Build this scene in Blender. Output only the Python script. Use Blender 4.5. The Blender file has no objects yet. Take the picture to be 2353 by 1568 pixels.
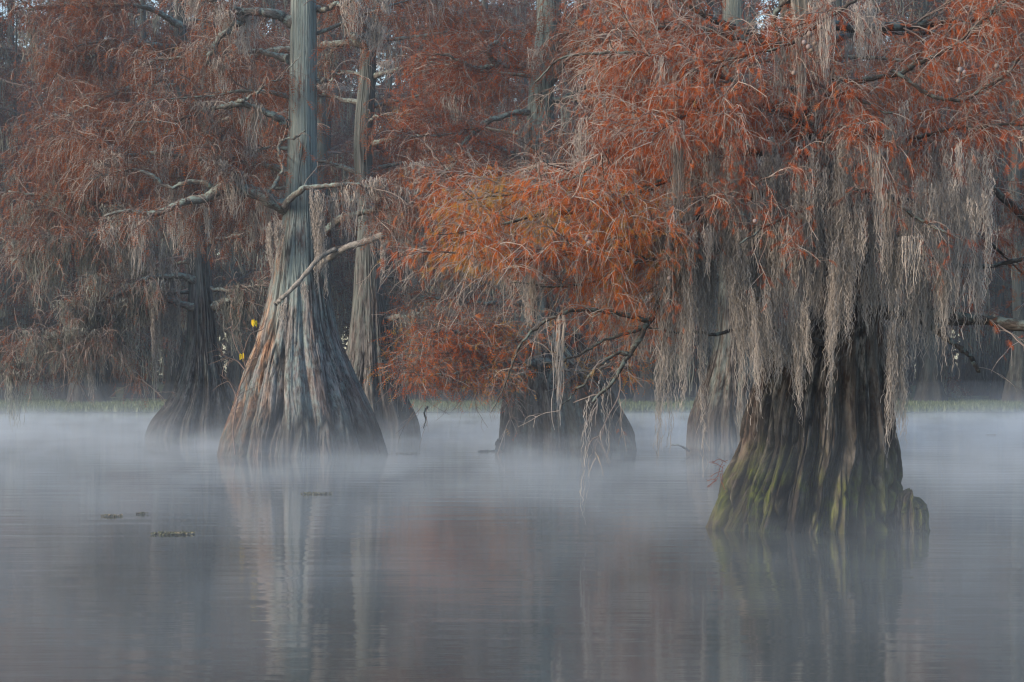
import bpy, math
import numpy as np

# ---------------------------------------------------------------- camera, sky, sun, exposure
sc = bpy.context.scene
F, CX, HY, CH = 5535.0, 1176.5, 860.0, 1.6        # focal length and horizon in photo units, camera height in metres
cam = bpy.data.objects.new('camera', bpy.data.cameras.new('camera'))
sc.collection.objects.link(cam)
cam.location = (0, 0, CH)
cam.rotation_euler = (math.radians(90), 0, 0)
cam.data.sensor_width = 36.0
cam.data.lens = 36.0 * F / 2353.0
cam.data.shift_y = (HY - 784.0) / 2353.0
cam.data.clip_start = 0.1
cam.data.clip_end = 2000
sc.camera = cam

SUN_EL, SUN_AZ = math.radians(22), math.radians(-118)   # azimuth clockwise from +Y
world = bpy.data.worlds.new('World')
sc.world = world
world.use_nodes = True
wn = world.node_tree.nodes
sky = wn.new('ShaderNodeTexSky')
sky.sky_type = 'NISHITA'
sky.sun_disc = False
sky.sun_elevation = SUN_EL
sky.sun_rotation = SUN_AZ
sky.dust_density = 1.0
sky.ozone_density = 1.4
sky.air_density = 1.0
world.node_tree.links.new(sky.outputs[0], wn['Background'].inputs[0])
wn['Background'].inputs[1].default_value = 0.15
sun = bpy.data.objects.new('sun', bpy.data.lights.new('sun', 'SUN'))
sc.collection.objects.link(sun)
sun.data.energy = 2.2
sun.data.angle = math.radians(12)
sun.data.color = (1.0, 0.80, 0.62)
sd = np.array([math.sin(SUN_AZ) * math.cos(SUN_EL), math.cos(SUN_AZ) * math.cos(SUN_EL), math.sin(SUN_EL)])
from mathutils import Vector
sun.rotation_euler = Vector(sd).to_track_quat('Z', 'Y').to_euler()

sc.view_settings.view_transform = 'Standard'
sc.view_settings.look = 'None'
sc.view_settings.exposure = 0.8
sc.view_settings.gamma = 1.0
sc.cycles.max_bounces = 6
sc.cycles.diffuse_bounces = 2
sc.cycles.glossy_bounces = 2
sc.cycles.transmission_bounces = 2
sc.cycles.volume_bounces = 1
sc.cycles.volume_step_rate = 1.0
sc.cycles.volume_max_steps = 256
sc.cycles.use_denoising = True
sc.cycles.use_light_tree = False
sc.cycles.filter_width = 1.25

rng = np.random.default_rng(11)

# ---------------------------------------------------------------- helpers: points, meshes, objects
def P(px, py, d):
    """a point of the place at distance d, given where the photo shows it"""
    return np.array([(px - CX) / F * d, d, CH + (HY - py) / F * d])

def nrm(v):
    return v / np.maximum(np.linalg.norm(v, axis=-1, keepdims=True), 1e-9)

def sstep(a, b, x):
    t = np.clip((x - a) / (b - a), 0, 1)
    return t * t * (3 - 2 * t)

def sstep_inv(a, b, x):
    return 1 - sstep(a, b, x)

class MB:
    """collects points and faces for ONE mesh"""
    def __init__(s):
        s.v, s.f, s.t, s.n = [], [], [], 0
        s.bk = []
    def add(s, v, faces, tint=0.5, bk=None):
        v = np.asarray(v, float).reshape(-1, 3)
        s.v.append(v)
        s.t.append(np.broadcast_to(np.asarray(tint, float), (len(v),)).copy())
        s.bk.append(v.copy() if bk is None else bk)
        for f in faces if isinstance(faces, list) else [faces]:
            s.f.append(np.asarray(f, np.int64) + s.n)
        s.n += len(v)
    def data(s, name, mat, smooth=True):
        me = bpy.data.meshes.new(name)
        v = np.concatenate(s.v) if s.v else np.zeros((0, 3))
        me.vertices.add(len(v))
        me.vertices.foreach_set('co', v.astype(np.float32).ravel())
        nl = sum(f.size for f in s.f)
        npoly = sum(len(f) for f in s.f)
        me.loops.add(nl)
        me.polygons.add(npoly)
        me.loops.foreach_set('vertex_index', np.concatenate([f.ravel() for f in s.f]).astype(np.int32))
        cnt = np.concatenate([np.full(len(f), f.shape[1]) for f in s.f])
        st = np.concatenate([[0], np.cumsum(cnt)[:-1]])
        me.polygons.foreach_set('loop_start', st.astype(np.int32))
        me.polygons.foreach_set('use_smooth', np.full(npoly, smooth))
        a = me.attributes.new('tint', 'FLOAT', 'POINT')
        a.data.foreach_set('value', np.concatenate(s.t).astype(np.float32))
        b = me.attributes.new('bk', 'FLOAT_VECTOR', 'POINT')
        b.data.foreach_set('vector', np.concatenate(s.bk).astype(np.float32).ravel())
        me.update(calc_edges=True)
        me.materials.append(mat)
        return me
    def obj(s, name, mat, parent=None, smooth=True):
        return link(name, s.data(name, mat, smooth), parent)

def link(name, data, parent=None):
    o = bpy.data.objects.new(name, data)
    sc.collection.objects.link(o)
    if parent is not None:
        o.parent = parent
        o.location = -Vector(parent.location) if data is not None else (0, 0, 0)
    return o

def tag(o, label=None, cat=None, group=None, kind=None):
    for k, x in (('label', label), ('category', cat), ('group', group), ('kind', kind)):
        if x:
            o[k] = x
    return o

def thing(name, loc, label, cat, group=None):
    o = bpy.data.objects.new(name, None)
    sc.collection.objects.link(o)
    o.location = loc
    o.empty_display_size = 0.2
    return tag(o, label, cat, group)

def copy_tree(o, loc, rz, s, label=None):
    c = o.copy()
    sc.collection.objects.link(c)
    c.location = loc
    c.rotation_euler = (0, 0, rz)
    c.scale = s
    if label:
        c['label'] = label
    for ch in o.children:
        k = ch.copy()
        sc.collection.objects.link(k)
        k.parent = c
    return c

# ---------------------------------------------------------------- helpers: tubes, growth, leaves
def tubes(mb, pos, rad, sides=3, tint=0.5, closed_tip=False):
    """pos (N,K,3), rad (N,K): N tapering tubes"""
    pos = np.asarray(pos, float)
    N, K, _ = pos.shape
    rad = np.broadcast_to(rad, (N, K))
    tan = nrm(np.gradient(pos, axis=1))
    ref = nrm(rng.normal(size=(N, 1, 3)) + np.array([0, 0, 0.001]))
    u = nrm(ref - (ref * tan).sum(-1, keepdims=True) * tan)
    w = np.cross(tan, u)
    ang = np.arange(sides) * 2 * math.pi / sides
    v = pos[:, :, None] + rad[:, :, None, None] * (u[:, :, None] * np.cos(ang)[:, None] + w[:, :, None] * np.sin(ang)[:, None])
    idx = np.arange(N * K * sides).reshape(N, K, sides)
    a, b = idx[:, :-1], idx[:, 1:]
    f = np.stack([a, np.roll(a, -1, 2), np.roll(b, -1, 2), b], -1).reshape(-1, 4)
    t = np.broadcast_to(np.asarray(tint, float).reshape(-1, 1, 1) if np.ndim(tint) else tint, (N, K, sides)).ravel()
    arc = np.concatenate([np.zeros((N, 1)), np.cumsum(np.linalg.norm(np.diff(pos, axis=1), axis=-1), 1)], 1)
    off = rng.uniform(0, 50, (N, 1, 1))
    bk = np.stack([np.cos(ang)[None, None] * rad[:, :, None] + off, np.sin(ang)[None, None] * rad[:, :, None] + off,
                   np.broadcast_to(arc[:, :, None], (N, K, sides))], -1).reshape(-1, 3)
    mb.add(v, f, t, bk)

def ribbons(mb, pos, wid, tint=0.5, twist=2.0):
    """pos (N,K,3): N thin curling strips"""
    N, K, _ = pos.shape
    ph = rng.uniform(0, 6.28, (N, 1)) + np.cumsum(rng.normal(size=(N, K)) * twist * 0.3, 1)
    side = np.stack([np.cos(ph), np.sin(ph), 0.25 * np.sin(ph * 1.7)], -1)
    wid = np.broadcast_to(wid, (N, K))[..., None]
    v = np.stack([pos - side * wid, pos + side * wid], 2)
    idx = np.arange(N * K * 2).reshape(N, K, 2)
    f = np.stack([idx[:, :-1, 0], idx[:, :-1, 1], idx[:, 1:, 1], idx[:, 1:, 0]], -1).reshape(-1, 4)
    t = np.broadcast_to(np.asarray(tint, float).reshape(-1, 1, 1) if np.ndim(tint) else tint, (N, K, 2)).ravel()
    mb.add(v, f, t)

def grow(p0, d0, L, K, wig, droop, lift=0.0):
    """N wandering polylines from p0 along d0, length L, bending down by droop towards the tip"""
    N = len(p0)
    L = np.broadcast_to(L, (N,))
    droop = np.broadcast_to(droop, (N,))
    n = np.cumsum(rng.normal(size=(N, K - 1, 3)) * wig, 1)
    t = np.linspace(0, 1, K - 1)
    d = nrm(d0)[:, None] + n
    d[..., 2] += -droop[:, None] * t + lift * t
    d = nrm(d)
    st = np.concatenate([np.zeros((N, 1, 3)), np.cumsum(d, 1)], 1) * (L / (K - 1))[:, None, None]
    return p0[:, None] + st

def along(pos, n, t0, t1, weights=None):
    """n random points (and the direction there, the line number and t) on polylines pos (N,K,3)"""
    N, K, _ = pos.shape
    if weights is None:
        weights = np.linalg.norm(np.diff(pos, axis=1), axis=-1).sum(1)
    i = rng.choice(N, n, p=weights / weights.sum())
    t = rng.uniform(t0, t1, n)
    x = t * (K - 1)
    k = np.minimum(x.astype(int), K - 2)
    fr = (x - k)[:, None]
    a, b = pos[i, k], pos[i, k + 1]
    return a * (1 - fr) + b * fr, nrm(b - a), i, t

def fork(tan, ang, flat=0.5):
    """directions leaving tan at angle ang, mostly sideways"""
    r = rng.normal(size=tan.shape)
    r[:, 2] *= flat
    r = nrm(r - (r * tan).sum(-1, keepdims=True) * tan)
    ang = np.broadcast_to(ang, (len(tan),))[:, None]
    return tan * np.cos(ang) + r * np.sin(ang)

def spline(pts, n):
    """Catmull-Rom through pts (M,c) sampled n times, evenly by length"""
    p = np.asarray(pts, float)
    q = np.concatenate([[2 * p[0] - p[1]], p, [2 * p[-1] - p[-2]]])
    out = []
    for i in range(1, len(q) - 2):
        t = np.linspace(0, 1, 12, endpoint=False)[:, None]
        a, b, c, d = q[i - 1], q[i], q[i + 1], q[i + 2]
        out.append(0.5 * (2 * b + (c - a) * t + (2 * a - 5 * b + 4 * c - d) * t ** 2 + (3 * b - a - 3 * c + d) * t ** 3))
    out = np.concatenate(out + [p[-1:]])
    s = np.concatenate([[0], np.cumsum(np.linalg.norm(np.diff(out[:, :3], axis=0), axis=1))])
    g = np.linspace(0, s[-1], n)
    return np.stack([np.interp(g, s, out[:, k]) for k in range(out.shape[1])], 1)

def frond_template(n):
    """a cypress leaf spray along +x, length 1: a stem with n thin leaflets on each side, as triangles"""
    v, f = [], []
    v += [(0, 0.012, 0), (0, -0.012, 0), (1, 0, -0.05)]
    f.append((0, 1, 2))
    for i in range(n):
        x = 0.12 + 0.8 * i / max(n - 1, 1)
        ln = 0.30 * math.sin(math.pi * (0.2 + 0.72 * i / max(n - 1, 1)))
        for s in (-1, 1):
            b = len(v)
            w = 0.34 / n
            v += [(x, s * 0.005, 0.0), (x + w, s * 0.005, 0.0), (x + 0.17, s * ln, -0.10 * (1 + 0.3 * s) - 0.06 * (i % 2))]
            f.append((b, b + 1, b + 2))
    return np.array(v, float), np.array(f)

def fronds(mb, tmpl, p, d, size, tint, width=1.0):
    """copies of a leaf spray at p, lying along d"""
    tv, tf = tmpl
    N, V = len(p), len(tv)
    d = nrm(d)
    r = nrm(rng.normal(size=(N, 3)))
    y = nrm(r - (r * d).sum(-1, keepdims=True) * d)
    z = np.cross(d, y)
    sz = np.broadcast_to(size, (N,))[:, None, None]
    wd = width * rng.uniform(0.55, 1.15, (N, 1, 1))
    curl = rng.normal(0, 0.25, (N, 1, 1)) * (tv[:, 0] ** 2)[None, :, None]
    v = p[:, None] + sz * (d[:, None] * tv[None, :, 0:1] + y[:, None] * tv[None, :, 1:2] * wd + z[:, None] * (tv[None, :, 2:3] + curl))
    f = (tf[None] + (np.arange(N) * V)[:, None, None]).reshape(-1, tf.shape[1])
    mb.add(v, f, np.repeat(np.broadcast_to(tint, (N,)), V))

def vnoise(a, b, na, nb, seed):
    """smooth value noise at (a in 0..1 wrapping, b in 0..1), na x nb cells"""
    r = np.random.default_rng(seed).uniform(-1, 1, (na, nb + 2))
    x, y = a * na, np.clip(b, 0, 0.9999) * nb
    i, j = np.floor(x).astype(int), np.floor(y).astype(int)
    fx, fy = x - i, y - j
    fx, fy = fx * fx * (3 - 2 * fx), fy * fy * (3 - 2 * fy)
    i0, i1 = i % na, (i + 1) % na
    return (r[i0, j] * (1 - fx) + r[i1, j] * fx) * (1 - fy) + (r[i0, j + 1] * (1 - fx) + r[i1, j + 1] * fx) * fy

def trunk_mesh(prof, d, ridges, amp, flare_top, na=420, nz=260, seed=1, bark=0.012, depth=1.0, keep=0.0, crest=1.6):
    """a fluted, buttressed trunk: prof = [(py, left px, right px)] from the water up; ridges = angles of the buttress crests (degrees, 180 = left, 270 = facing us, 0 = right)"""
    prof = sorted(prof, key=lambda q: -q[0])
    z = np.array([CH + (HY - q[0]) / F * d for q in prof])
    cx = np.array([((q[1] + q[2]) / 2 - CX) / F * d for q in prof])
    hw = np.array([(q[2] - q[1]) / 2 / F * d for q in prof])
    z0 = -0.3
    sl = (hw[1] - hw[0]) / (z[1] - z[0])
    z = np.concatenate([[z0], z]); cx = np.concatenate([[cx[0]], cx]); hw = np.concatenate([[hw[0] + sl * (z0 - z[1]) * 0.7], hw])
    gz = np.linspace(0, 1, nz) ** 1.25 * (z[-1] - z0) + z0
    S = spline(np.stack([z, cx, hw], 1), 900)
    S[:, 0] = np.maximum.accumulate(S[:, 0])
    gx, gh = np.interp(gz, S[:, 0], S[:, 1]), np.interp(gz, S[:, 0], S[:, 2])
    th = np.linspace(0, 2 * math.pi, na, endpoint=False) + math.pi / 2
    T, Z = np.meshgrid(th, gz)
    A = (T / (2 * math.pi)) % 1.0
    B = (Z - z0) / (gz[-1] - z0)
    low = 1 - sstep(0.0, flare_top, Z)                      # 1 at the water, 0 where the flutes run out
    Tw = T + low * 0.10 * vnoise(A, B, 9, 5, seed) + 0.05 * vnoise(A, B, 14, 12, seed + 1)
    cr = np.sort(np.radians(np.array(ridges)) % (2 * math.pi))
    ext = np.concatenate([[cr[-1] - 2 * math.pi], cr, [cr[0] + 2 * math.pi]])
    X = Tw % (2 * math.pi)
    k = np.clip(np.searchsorted(ext, X) - 1, 0, len(ext) - 2)
    u = (X - ext[k]) / (ext[k + 1] - ext[k])               # 0 and 1 at crests, valley between
    gap = ext[k + 1] - ext[k]
    val = (1 - np.abs(2 * u - 1)) ** crest * np.clip(gap / 0.45, 0.45, 1.5)
    dep = (0.25 + 0.75 * vnoise(A, B, len(cr), 3, seed + 2) * 0.4 + 0.5)
    prof_amp = amp * (0.10 + 0.90 * low ** 1.1) if keep == 0 else amp * (keep + (1 - keep) * low)
    R = gh[:, None] * (1 - prof_amp * val * dep)
    mr = float(np.mean(gh))
    fine = vnoise(A, B, 110, 26, seed + 3) * 0.55 + vnoise(A, B, 210, 40, seed + 4) * 0.3 + vnoise(A, B, 48, 14, seed + 5) * 0.8
    big = vnoise(A, B, 12, 10, seed + 6) * 0.02 + vnoise(A, B, 7, 24, seed + 7) * 0.012
    f1 = vnoise(A + 0.004 * vnoise(A, B, 20, 30, seed + 12), B, 72, 9, seed + 8)
    f2 = vnoise(A + 0.003 * vnoise(A, B, 30, 50, seed + 13), B, 120, 18, seed + 9)
    fis = np.clip(np.maximum(1 - np.abs(f1) * 4.2, 0.8 * (1 - np.abs(f2) * 4.0)), 0, 1)
    fis = fis * (0.35 + 0.65 * sstep(-0.4, 0.5, vnoise(A, B, 9, 8, seed + 10)))
    fine = fine * 0.6 - 1.5 * fis
    R = R * (1 + big) + bark * fine * (0.55 + 0.9 * low) * np.clip(gh / 0.8, 0.3, 1.0)[:, None]
    v = np.stack([gx[:, None] + R * np.cos(T), d + depth * R * np.sin(T), Z], -1)
    idx = np.arange(nz * na).reshape(nz, na)
    a, b = idx[:-1], idx[1:]
    f = np.stack([a, np.roll(a, -1, 1), np.roll(b, -1, 1), b], -1).reshape(-1, 4)
    bk = np.stack([np.cos(T) * gh[:, None] ** 0.5, np.sin(T) * gh[:, None] ** 0.5, Z], -1).reshape(-1, 3)
    mb = MB()
    mb.add(v, f, (1 - fis).ravel(), bk)
    axis = lambda zz: np.stack([np.interp(zz, gz, gx), np.full_like(zz, d), zz], -1)
    radius = lambda zz: np.interp(zz, gz, gh)
    return mb, axis, radius

# ---------------------------------------------------------------- materials
class NT:
    def __init__(s, name):
        s.m = bpy.data.materials.new(name)
        s.m.use_nodes = True
        s.t = s.m.node_tree
        s.b = s.t.nodes['Principled BSDF']
        s.b.inputs['Roughness'].default_value = 0.9
        s.b.inputs['Specular IOR Level'].default_value = 0.2
    def n(s, typ, **kw):
        x = s.t.nodes.new(typ)
        for k, v in kw.items():
            setattr(x, k, v)
        return x
    def l(s, a, b):
        s.t.links.new(a, b)
    def attr(s, name):
        return s.n('ShaderNodeAttribute', attribute_name=name)
    def scaled(s, vec, sx, sy, sz):
        m = s.n('ShaderNodeMapping')
        m.inputs['Scale'].default_value = (sx, sy, sz)
        s.l(vec, m.inputs[0])
        return m.outputs[0]
    def noise(s, vec, scale, detail=5, rough=0.6, dist=0.0):
        x = s.n('ShaderNodeTexNoise')
        x.inputs['Scale'].default_value = scale
        x.inputs['Detail'].default_value = detail
        x.inputs['Roughness'].default_value = rough
        x.inputs['Distortion'].default_value = dist
        if vec is not None:
            s.l(vec, x.inputs['Vector'])
        return x.outputs['Fac']
    def ramp(s, fac, stops):
        r = s.n('ShaderNodeValToRGB')
        e = r.color_ramp.elements
        while len(e) < len(stops):
            e.new(0.5)
        for el, (p, c) in zip(e, stops):
            el.position = p
            el.color = (c if len(c) == 4 else (*c, 1)) if not np.isscalar(c) else (c, c, c, 1)
        s.l(fac, r.inputs[0])
        return r.outputs[0]
    def mix(s, fac, a, b, blend='MIX'):
        x = s.n('ShaderNodeMix', data_type='RGBA', blend_type=blend)
        for sock, val in ((x.inputs[0], fac), (x.inputs[6], a), (x.inputs[7], b)):
            if isinstance(val, bpy.types.NodeSocket):
                s.l(val, sock)
            else:
                sock.default_value = val if np.isscalar(val) else ((*val, 1) if len(val) == 3 else val)
        return x.outputs[2]
    def math(s, op, a, b=0.0, c=0.0):
        x = s.n('ShaderNodeMath', operation=op)
        for sock, val in zip(x.inputs, (a, b, c)):
            if isinstance(val, bpy.types.NodeSocket):
                s.l(val, sock)
            else:
                sock.default_value = val
        return x.outputs[0]
    def sep(s, vec):
        x = s.n('ShaderNodeSeparateXYZ')
        s.l(vec, x.inputs[0])
        return x.outputs
    def color(s, c):
        s.l(c, s.b.inputs['Base Color'])
    def bump(s, h, strength, dist):
        x = s.n('ShaderNodeBump')
        x.inputs['Strength'].default_value = strength
        x.inputs['Distance'].default_value = dist
        s.l(h, x.inputs['Height'])
        s.l(x.outputs[0], s.b.inputs['Normal'])

def bark_material(name, dark, mid, pale, lichen, lichen_amt, tide, tide_col, moss=0.0, rust=0.0, ridge=False, crack=0.8):
    """fibrous cypress bark: vertical fibres, lichen patches, a dark wet band up to about `tide` metres, green moss low down"""
    s = NT(name)
    bk = s.attr('bk').outputs['Vector']
    fib = s.noise(s.scaled(bk, 1, 1, 0.035), 15, 5, 0.62, 0.15)
    fib2 = s.noise(s.scaled(bk, 1, 1, 0.05), 38, 4, 0.65)
    patch = s.noise(s.scaled(bk, 1, 1, 0.35), 3.2, 6, 0.65)
    speck = s.noise(s.scaled(bk, 1, 1, 0.5), 16, 6, 0.75)
    tint = s.attr('tint').outputs['Fac']
    h = s.math('ADD', s.math('MULTIPLY', fib, 0.6), s.math('MULTIPLY', fib2, 0.4))
    c = s.ramp(h, [(0.43, dark), (0.50, mid), (0.58, pale)])
    if ridge:  # left side painted warmer: reddish bare wood plus sun warmth put into the colour
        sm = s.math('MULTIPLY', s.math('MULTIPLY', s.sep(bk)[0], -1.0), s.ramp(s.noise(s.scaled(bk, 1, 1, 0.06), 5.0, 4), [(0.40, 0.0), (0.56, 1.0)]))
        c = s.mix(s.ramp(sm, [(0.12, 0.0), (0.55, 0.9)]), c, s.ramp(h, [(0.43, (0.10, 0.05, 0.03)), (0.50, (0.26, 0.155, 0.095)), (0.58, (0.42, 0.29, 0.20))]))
    if rust:
        c = s.mix(s.math('MULTIPLY', s.ramp(s.noise(s.scaled(bk, 1, 1, 0.12), 2.4, 4), [(0.5, 0.0), (0.66, 1.0)]), rust), c, (0.20, 0.085, 0.04), 'MIX')
    z = s.sep(s.n('ShaderNodeNewGeometry').outputs['Position'])[2]
    hi = s.ramp(s.math('DIVIDE', z, 7.0), [(0.28, 0.0), (0.75, 0.075)])
    lf = s.math('MULTIPLY', s.ramp(s.math('ADD', s.math('ADD', s.math('MULTIPLY', patch, 0.6), s.math('MULTIPLY', speck, 0.4)), hi), [(0.48, 0.0), (0.57, 1.0)]), lichen_amt)
    c = s.mix(lf, c, lichen)
    streak = s.noise(s.scaled(bk, 1, 1, 0.06), 6.5, 5, 0.65)
    zz = s.math('ADD', z, s.math('MULTIPLY', s.math('SUBTRACT', streak, 0.5), -2.6 * tide))
    tf = s.ramp(s.math('DIVIDE', zz, 2.0 * tide), [(0.30, 1.0), (0.72, 0.0)])
    tf = s.math('MULTIPLY', tf, s.ramp(s.noise(s.scaled(bk, 1, 1, 0.2), 30, 4), [(0.36, 0.72), (0.64, 1.0)]))
    c = s.mix(s.math('MULTIPLY', tf, 0.86), c, tide_col)
    if moss:
        mz = s.math('ADD', z, s.math('MULTIPLY', s.math('SUBTRACT', patch, 0.5), 1.8))
        mf = s.math('MULTIPLY', s.ramp(s.math('DIVIDE', mz, 1.6), [(0.02, 0.4), (0.18, 1.0), (0.56, 0.0)]), s.ramp(speck, [(0.36, 0.0), (0.52, 1.0)]))
        mf = s.math('MULTIPLY', s.math('MULTIPLY', mf, 1.0), s.ramp(s.noise(s.scaled(bk, 1, 1, 0.8), 2.2, 3), [(0.42, 0.0), (0.52, 1.0)]))
        c = s.mix(s.math('MULTIPLY', mf, moss), c, s.ramp(fib2, [(0.35, (0.022, 0.034, 0.006)), (0.65, (0.12, 0.14, 0.016))]))
    c = s.mix(s.math('MULTIPLY', s.ramp(tint, [(0.25, 1.0), (0.80, 0.0)]), crack), c, (dark[0] * 0.6, dark[1] * 0.6, dark[2] * 0.6))  # mesh furrows darkened: bark's own dark cracks plus their shade put into the colour
    s.color(c)
    s.bump(h, 1.0, 0.06)
    return s.m

def limb_material(name, dark, mid, lichen, amt):
    s = NT(name)
    bk = s.attr('bk').outputs['Vector']
    pos = s.n('ShaderNodeNewGeometry').outputs['Position']
    fib = s.noise(s.scaled(bk, 1, 1, 0.2), 45, 5, 0.7)
    c = s.ramp(fib, [(0.35, dark), (0.65, mid)])
    pt = s.noise(pos, 9, 6, 0.7)
    nz = s.sep(s.n('ShaderNodeNewGeometry').outputs['Normal'])[2]
    lf = s.ramp(s.math('ADD', pt, s.math('MULTIPLY', nz, 0.10)), [(0.50, 0.0), (0.62, amt)])
    c = s.mix(lf, c, lichen)
    s.color(c)
    s.bump(fib, 0.7, 0.012)
    return s.m

def tint_material(name, stops, translucent=0.0, rough=0.85):
    s = NT(name)
    c = s.ramp(s.attr('tint').outputs['Fac'], stops)
    s.color(c)
    s.b.inputs['Roughness'].default_value = rough
    if translucent:
        tr = s.n('ShaderNodeBsdfTranslucent')
        s.l(c, tr.inputs[0])
        mx = s.n('ShaderNodeMixShader')
        mx.inputs[0].default_value = translucent
        s.l(s.b.outputs[0], mx.inputs[1])
        s.l(tr.outputs[0], mx.inputs[2])
        s.l(mx.outputs[0], s.t.nodes['Material Output'].inputs[0])
    return s.m

M_near = bark_material('bark near', (0.007, 0.006, 0.005), (0.042, 0.034, 0.028), (0.34, 0.30, 0.26), (0.28, 0.31, 0.29), 0.30, 1.5, (0.030, 0.024, 0.018), moss=1.0, rust=0.5, crack=0.95)
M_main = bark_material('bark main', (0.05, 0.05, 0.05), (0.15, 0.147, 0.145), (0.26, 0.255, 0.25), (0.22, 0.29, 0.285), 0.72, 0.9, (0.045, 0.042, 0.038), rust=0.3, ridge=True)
M_grey = bark_material('bark grey', (0.022, 0.021, 0.021), (0.092, 0.087, 0.084), (0.20, 0.192, 0.186), (0.16, 0.205, 0.195), 0.45, 1.1, (0.036, 0.033, 0.030), rust=0.15)
M_dark = bark_material('bark dark', (0.022, 0.018, 0.016), (0.09, 0.077, 0.067), (0.22, 0.20, 0.18), (0.22, 0.28, 0.26), 0.5, 1.3, (0.035, 0.03, 0.026), rust=0.4)
M_lich = bark_material('bark lichened', (0.022, 0.018, 0.016), (0.12, 0.11, 0.10), (0.26, 0.25, 0.235), (0.24, 0.31, 0.29), 0.85, 1.1, (0.06, 0.047, 0.038), rust=0.5)
M_limb = limb_material('limb', (0.05, 0.045, 0.04), (0.21, 0.19, 0.17), (0.26, 0.35, 0.32), 0.75)
M_limbd = limb_material('dark limb', (0.022, 0.018, 0.016), (0.11, 0.092, 0.078), (0.24, 0.33, 0.30), 0.45)
M_dead = limb_material('dead wood', (0.08, 0.075, 0.07), (0.33, 0.31, 0.28), (0.40, 0.38, 0.34), 0.4)
M_twig = tint_material('twig', [(0.0, (0.06, 0.042, 0.035)), (0.5, (0.19, 0.145, 0.125)), (1.0, (0.40, 0.35, 0.31))])
M_leaf = tint_material('cypress leaf', [(0.0, (0.12, 0.034, 0.014)), (0.35, (0.32, 0.066, 0.018)), (0.7, (0.55, 0.12, 0.018)), (0.9, (0.60, 0.20, 0.03)), (1.0, (0.46, 0.27, 0.05))], 0.35)
M_leafd = tint_material('cypress leaf muted', [(0.0, (0.10, 0.034, 0.018)), (0.45, (0.24, 0.072, 0.030)), (0.8, (0.36, 0.115, 0.036)), (1.0, (0.36, 0.22, 0.06))], 0.3)
M_leaff = tint_material('far cypress leaf', [(0.0, (0.045, 0.020, 0.014)), (0.45, (0.125, 0.044, 0.023)), (0.8, (0.21, 0.070, 0.028)), (1.0, (0.26, 0.15, 0.05))], 0.3)  # darker copy of the leaf: shade of the far crowns put into the colour
M_moss = tint_material('spanish moss', [(0.0, (0.18, 0.162, 0.143)), (0.5, (0.42, 0.382, 0.343)), (1.0, (0.62, 0.567, 0.512))], 0.4)
M_mossf = tint_material('far spanish moss', [(0.0, (0.07, 0.08, 0.07)), (0.5, (0.18, 0.195, 0.165)), (1.0, (0.31, 0.315, 0.265))], 0.3)  # greener moss, also darkened in colour for the unlit depth of the forest
M_mossg = tint_material('grey green moss', [(0.0, (0.11, 0.115, 0.10)), (0.5, (0.27, 0.275, 0.24)), (1.0, (0.42, 0.415, 0.365))], 0.35)  # grey-green hue, with some background shadow worked into the colour
M_cone = tint_material('seed cone', [(0.0, (0.20, 0.15, 0.10)), (1.0, (0.32, 0.27, 0.27))])
M_yellow = tint_material('yellow leaf', [(0.0, (0.65, 0.45, 0.02)), (1.0, (0.75, 0.60, 0.05))], 0.3)
M_float = tint_material('floating leaf', [(0.0, (0.10, 0.07, 0.04)), (0.6, (0.11, 0.12, 0.06)), (1.0, (0.24, 0.20, 0.13))])

# ---------------------------------------------------------------- the water, bank and haze
def water():
    s = NT('lake water')
    s.b.inputs['Base Color'].default_value = (0.030, 0.038, 0.034, 1)
    s.b.inputs['Roughness'].default_value = 0.06
    s.b.inputs['Specular IOR Level'].default_value = 0.5
    s.b.inputs['IOR'].default_value = 1.333
    pos = s.n('ShaderNodeNewGeometry').outputs['Position']
    a = s.noise(s.scaled(pos, 0.55, 1.6, 1), 1.0, 3, 0.5)
    b = s.noise(s.scaled(pos, 1.8, 7.0, 1), 1.0, 2, 0.5)
    h = s.math('ADD', s.math('MULTIPLY', a, 0.09), s.math('MULTIPLY', b, 0.006))
    s.bump(h, 1.0, 0.08)
    mb = MB()
    mb.add([(-380, -60, 0), (380, -60, 0), (380, 330, 0), (-380, 330, 0)], np.array([[0, 1, 2, 3]]))
    tag(mb.obj('lake_water', s.m, None), None, None, None, 'structure')

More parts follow.
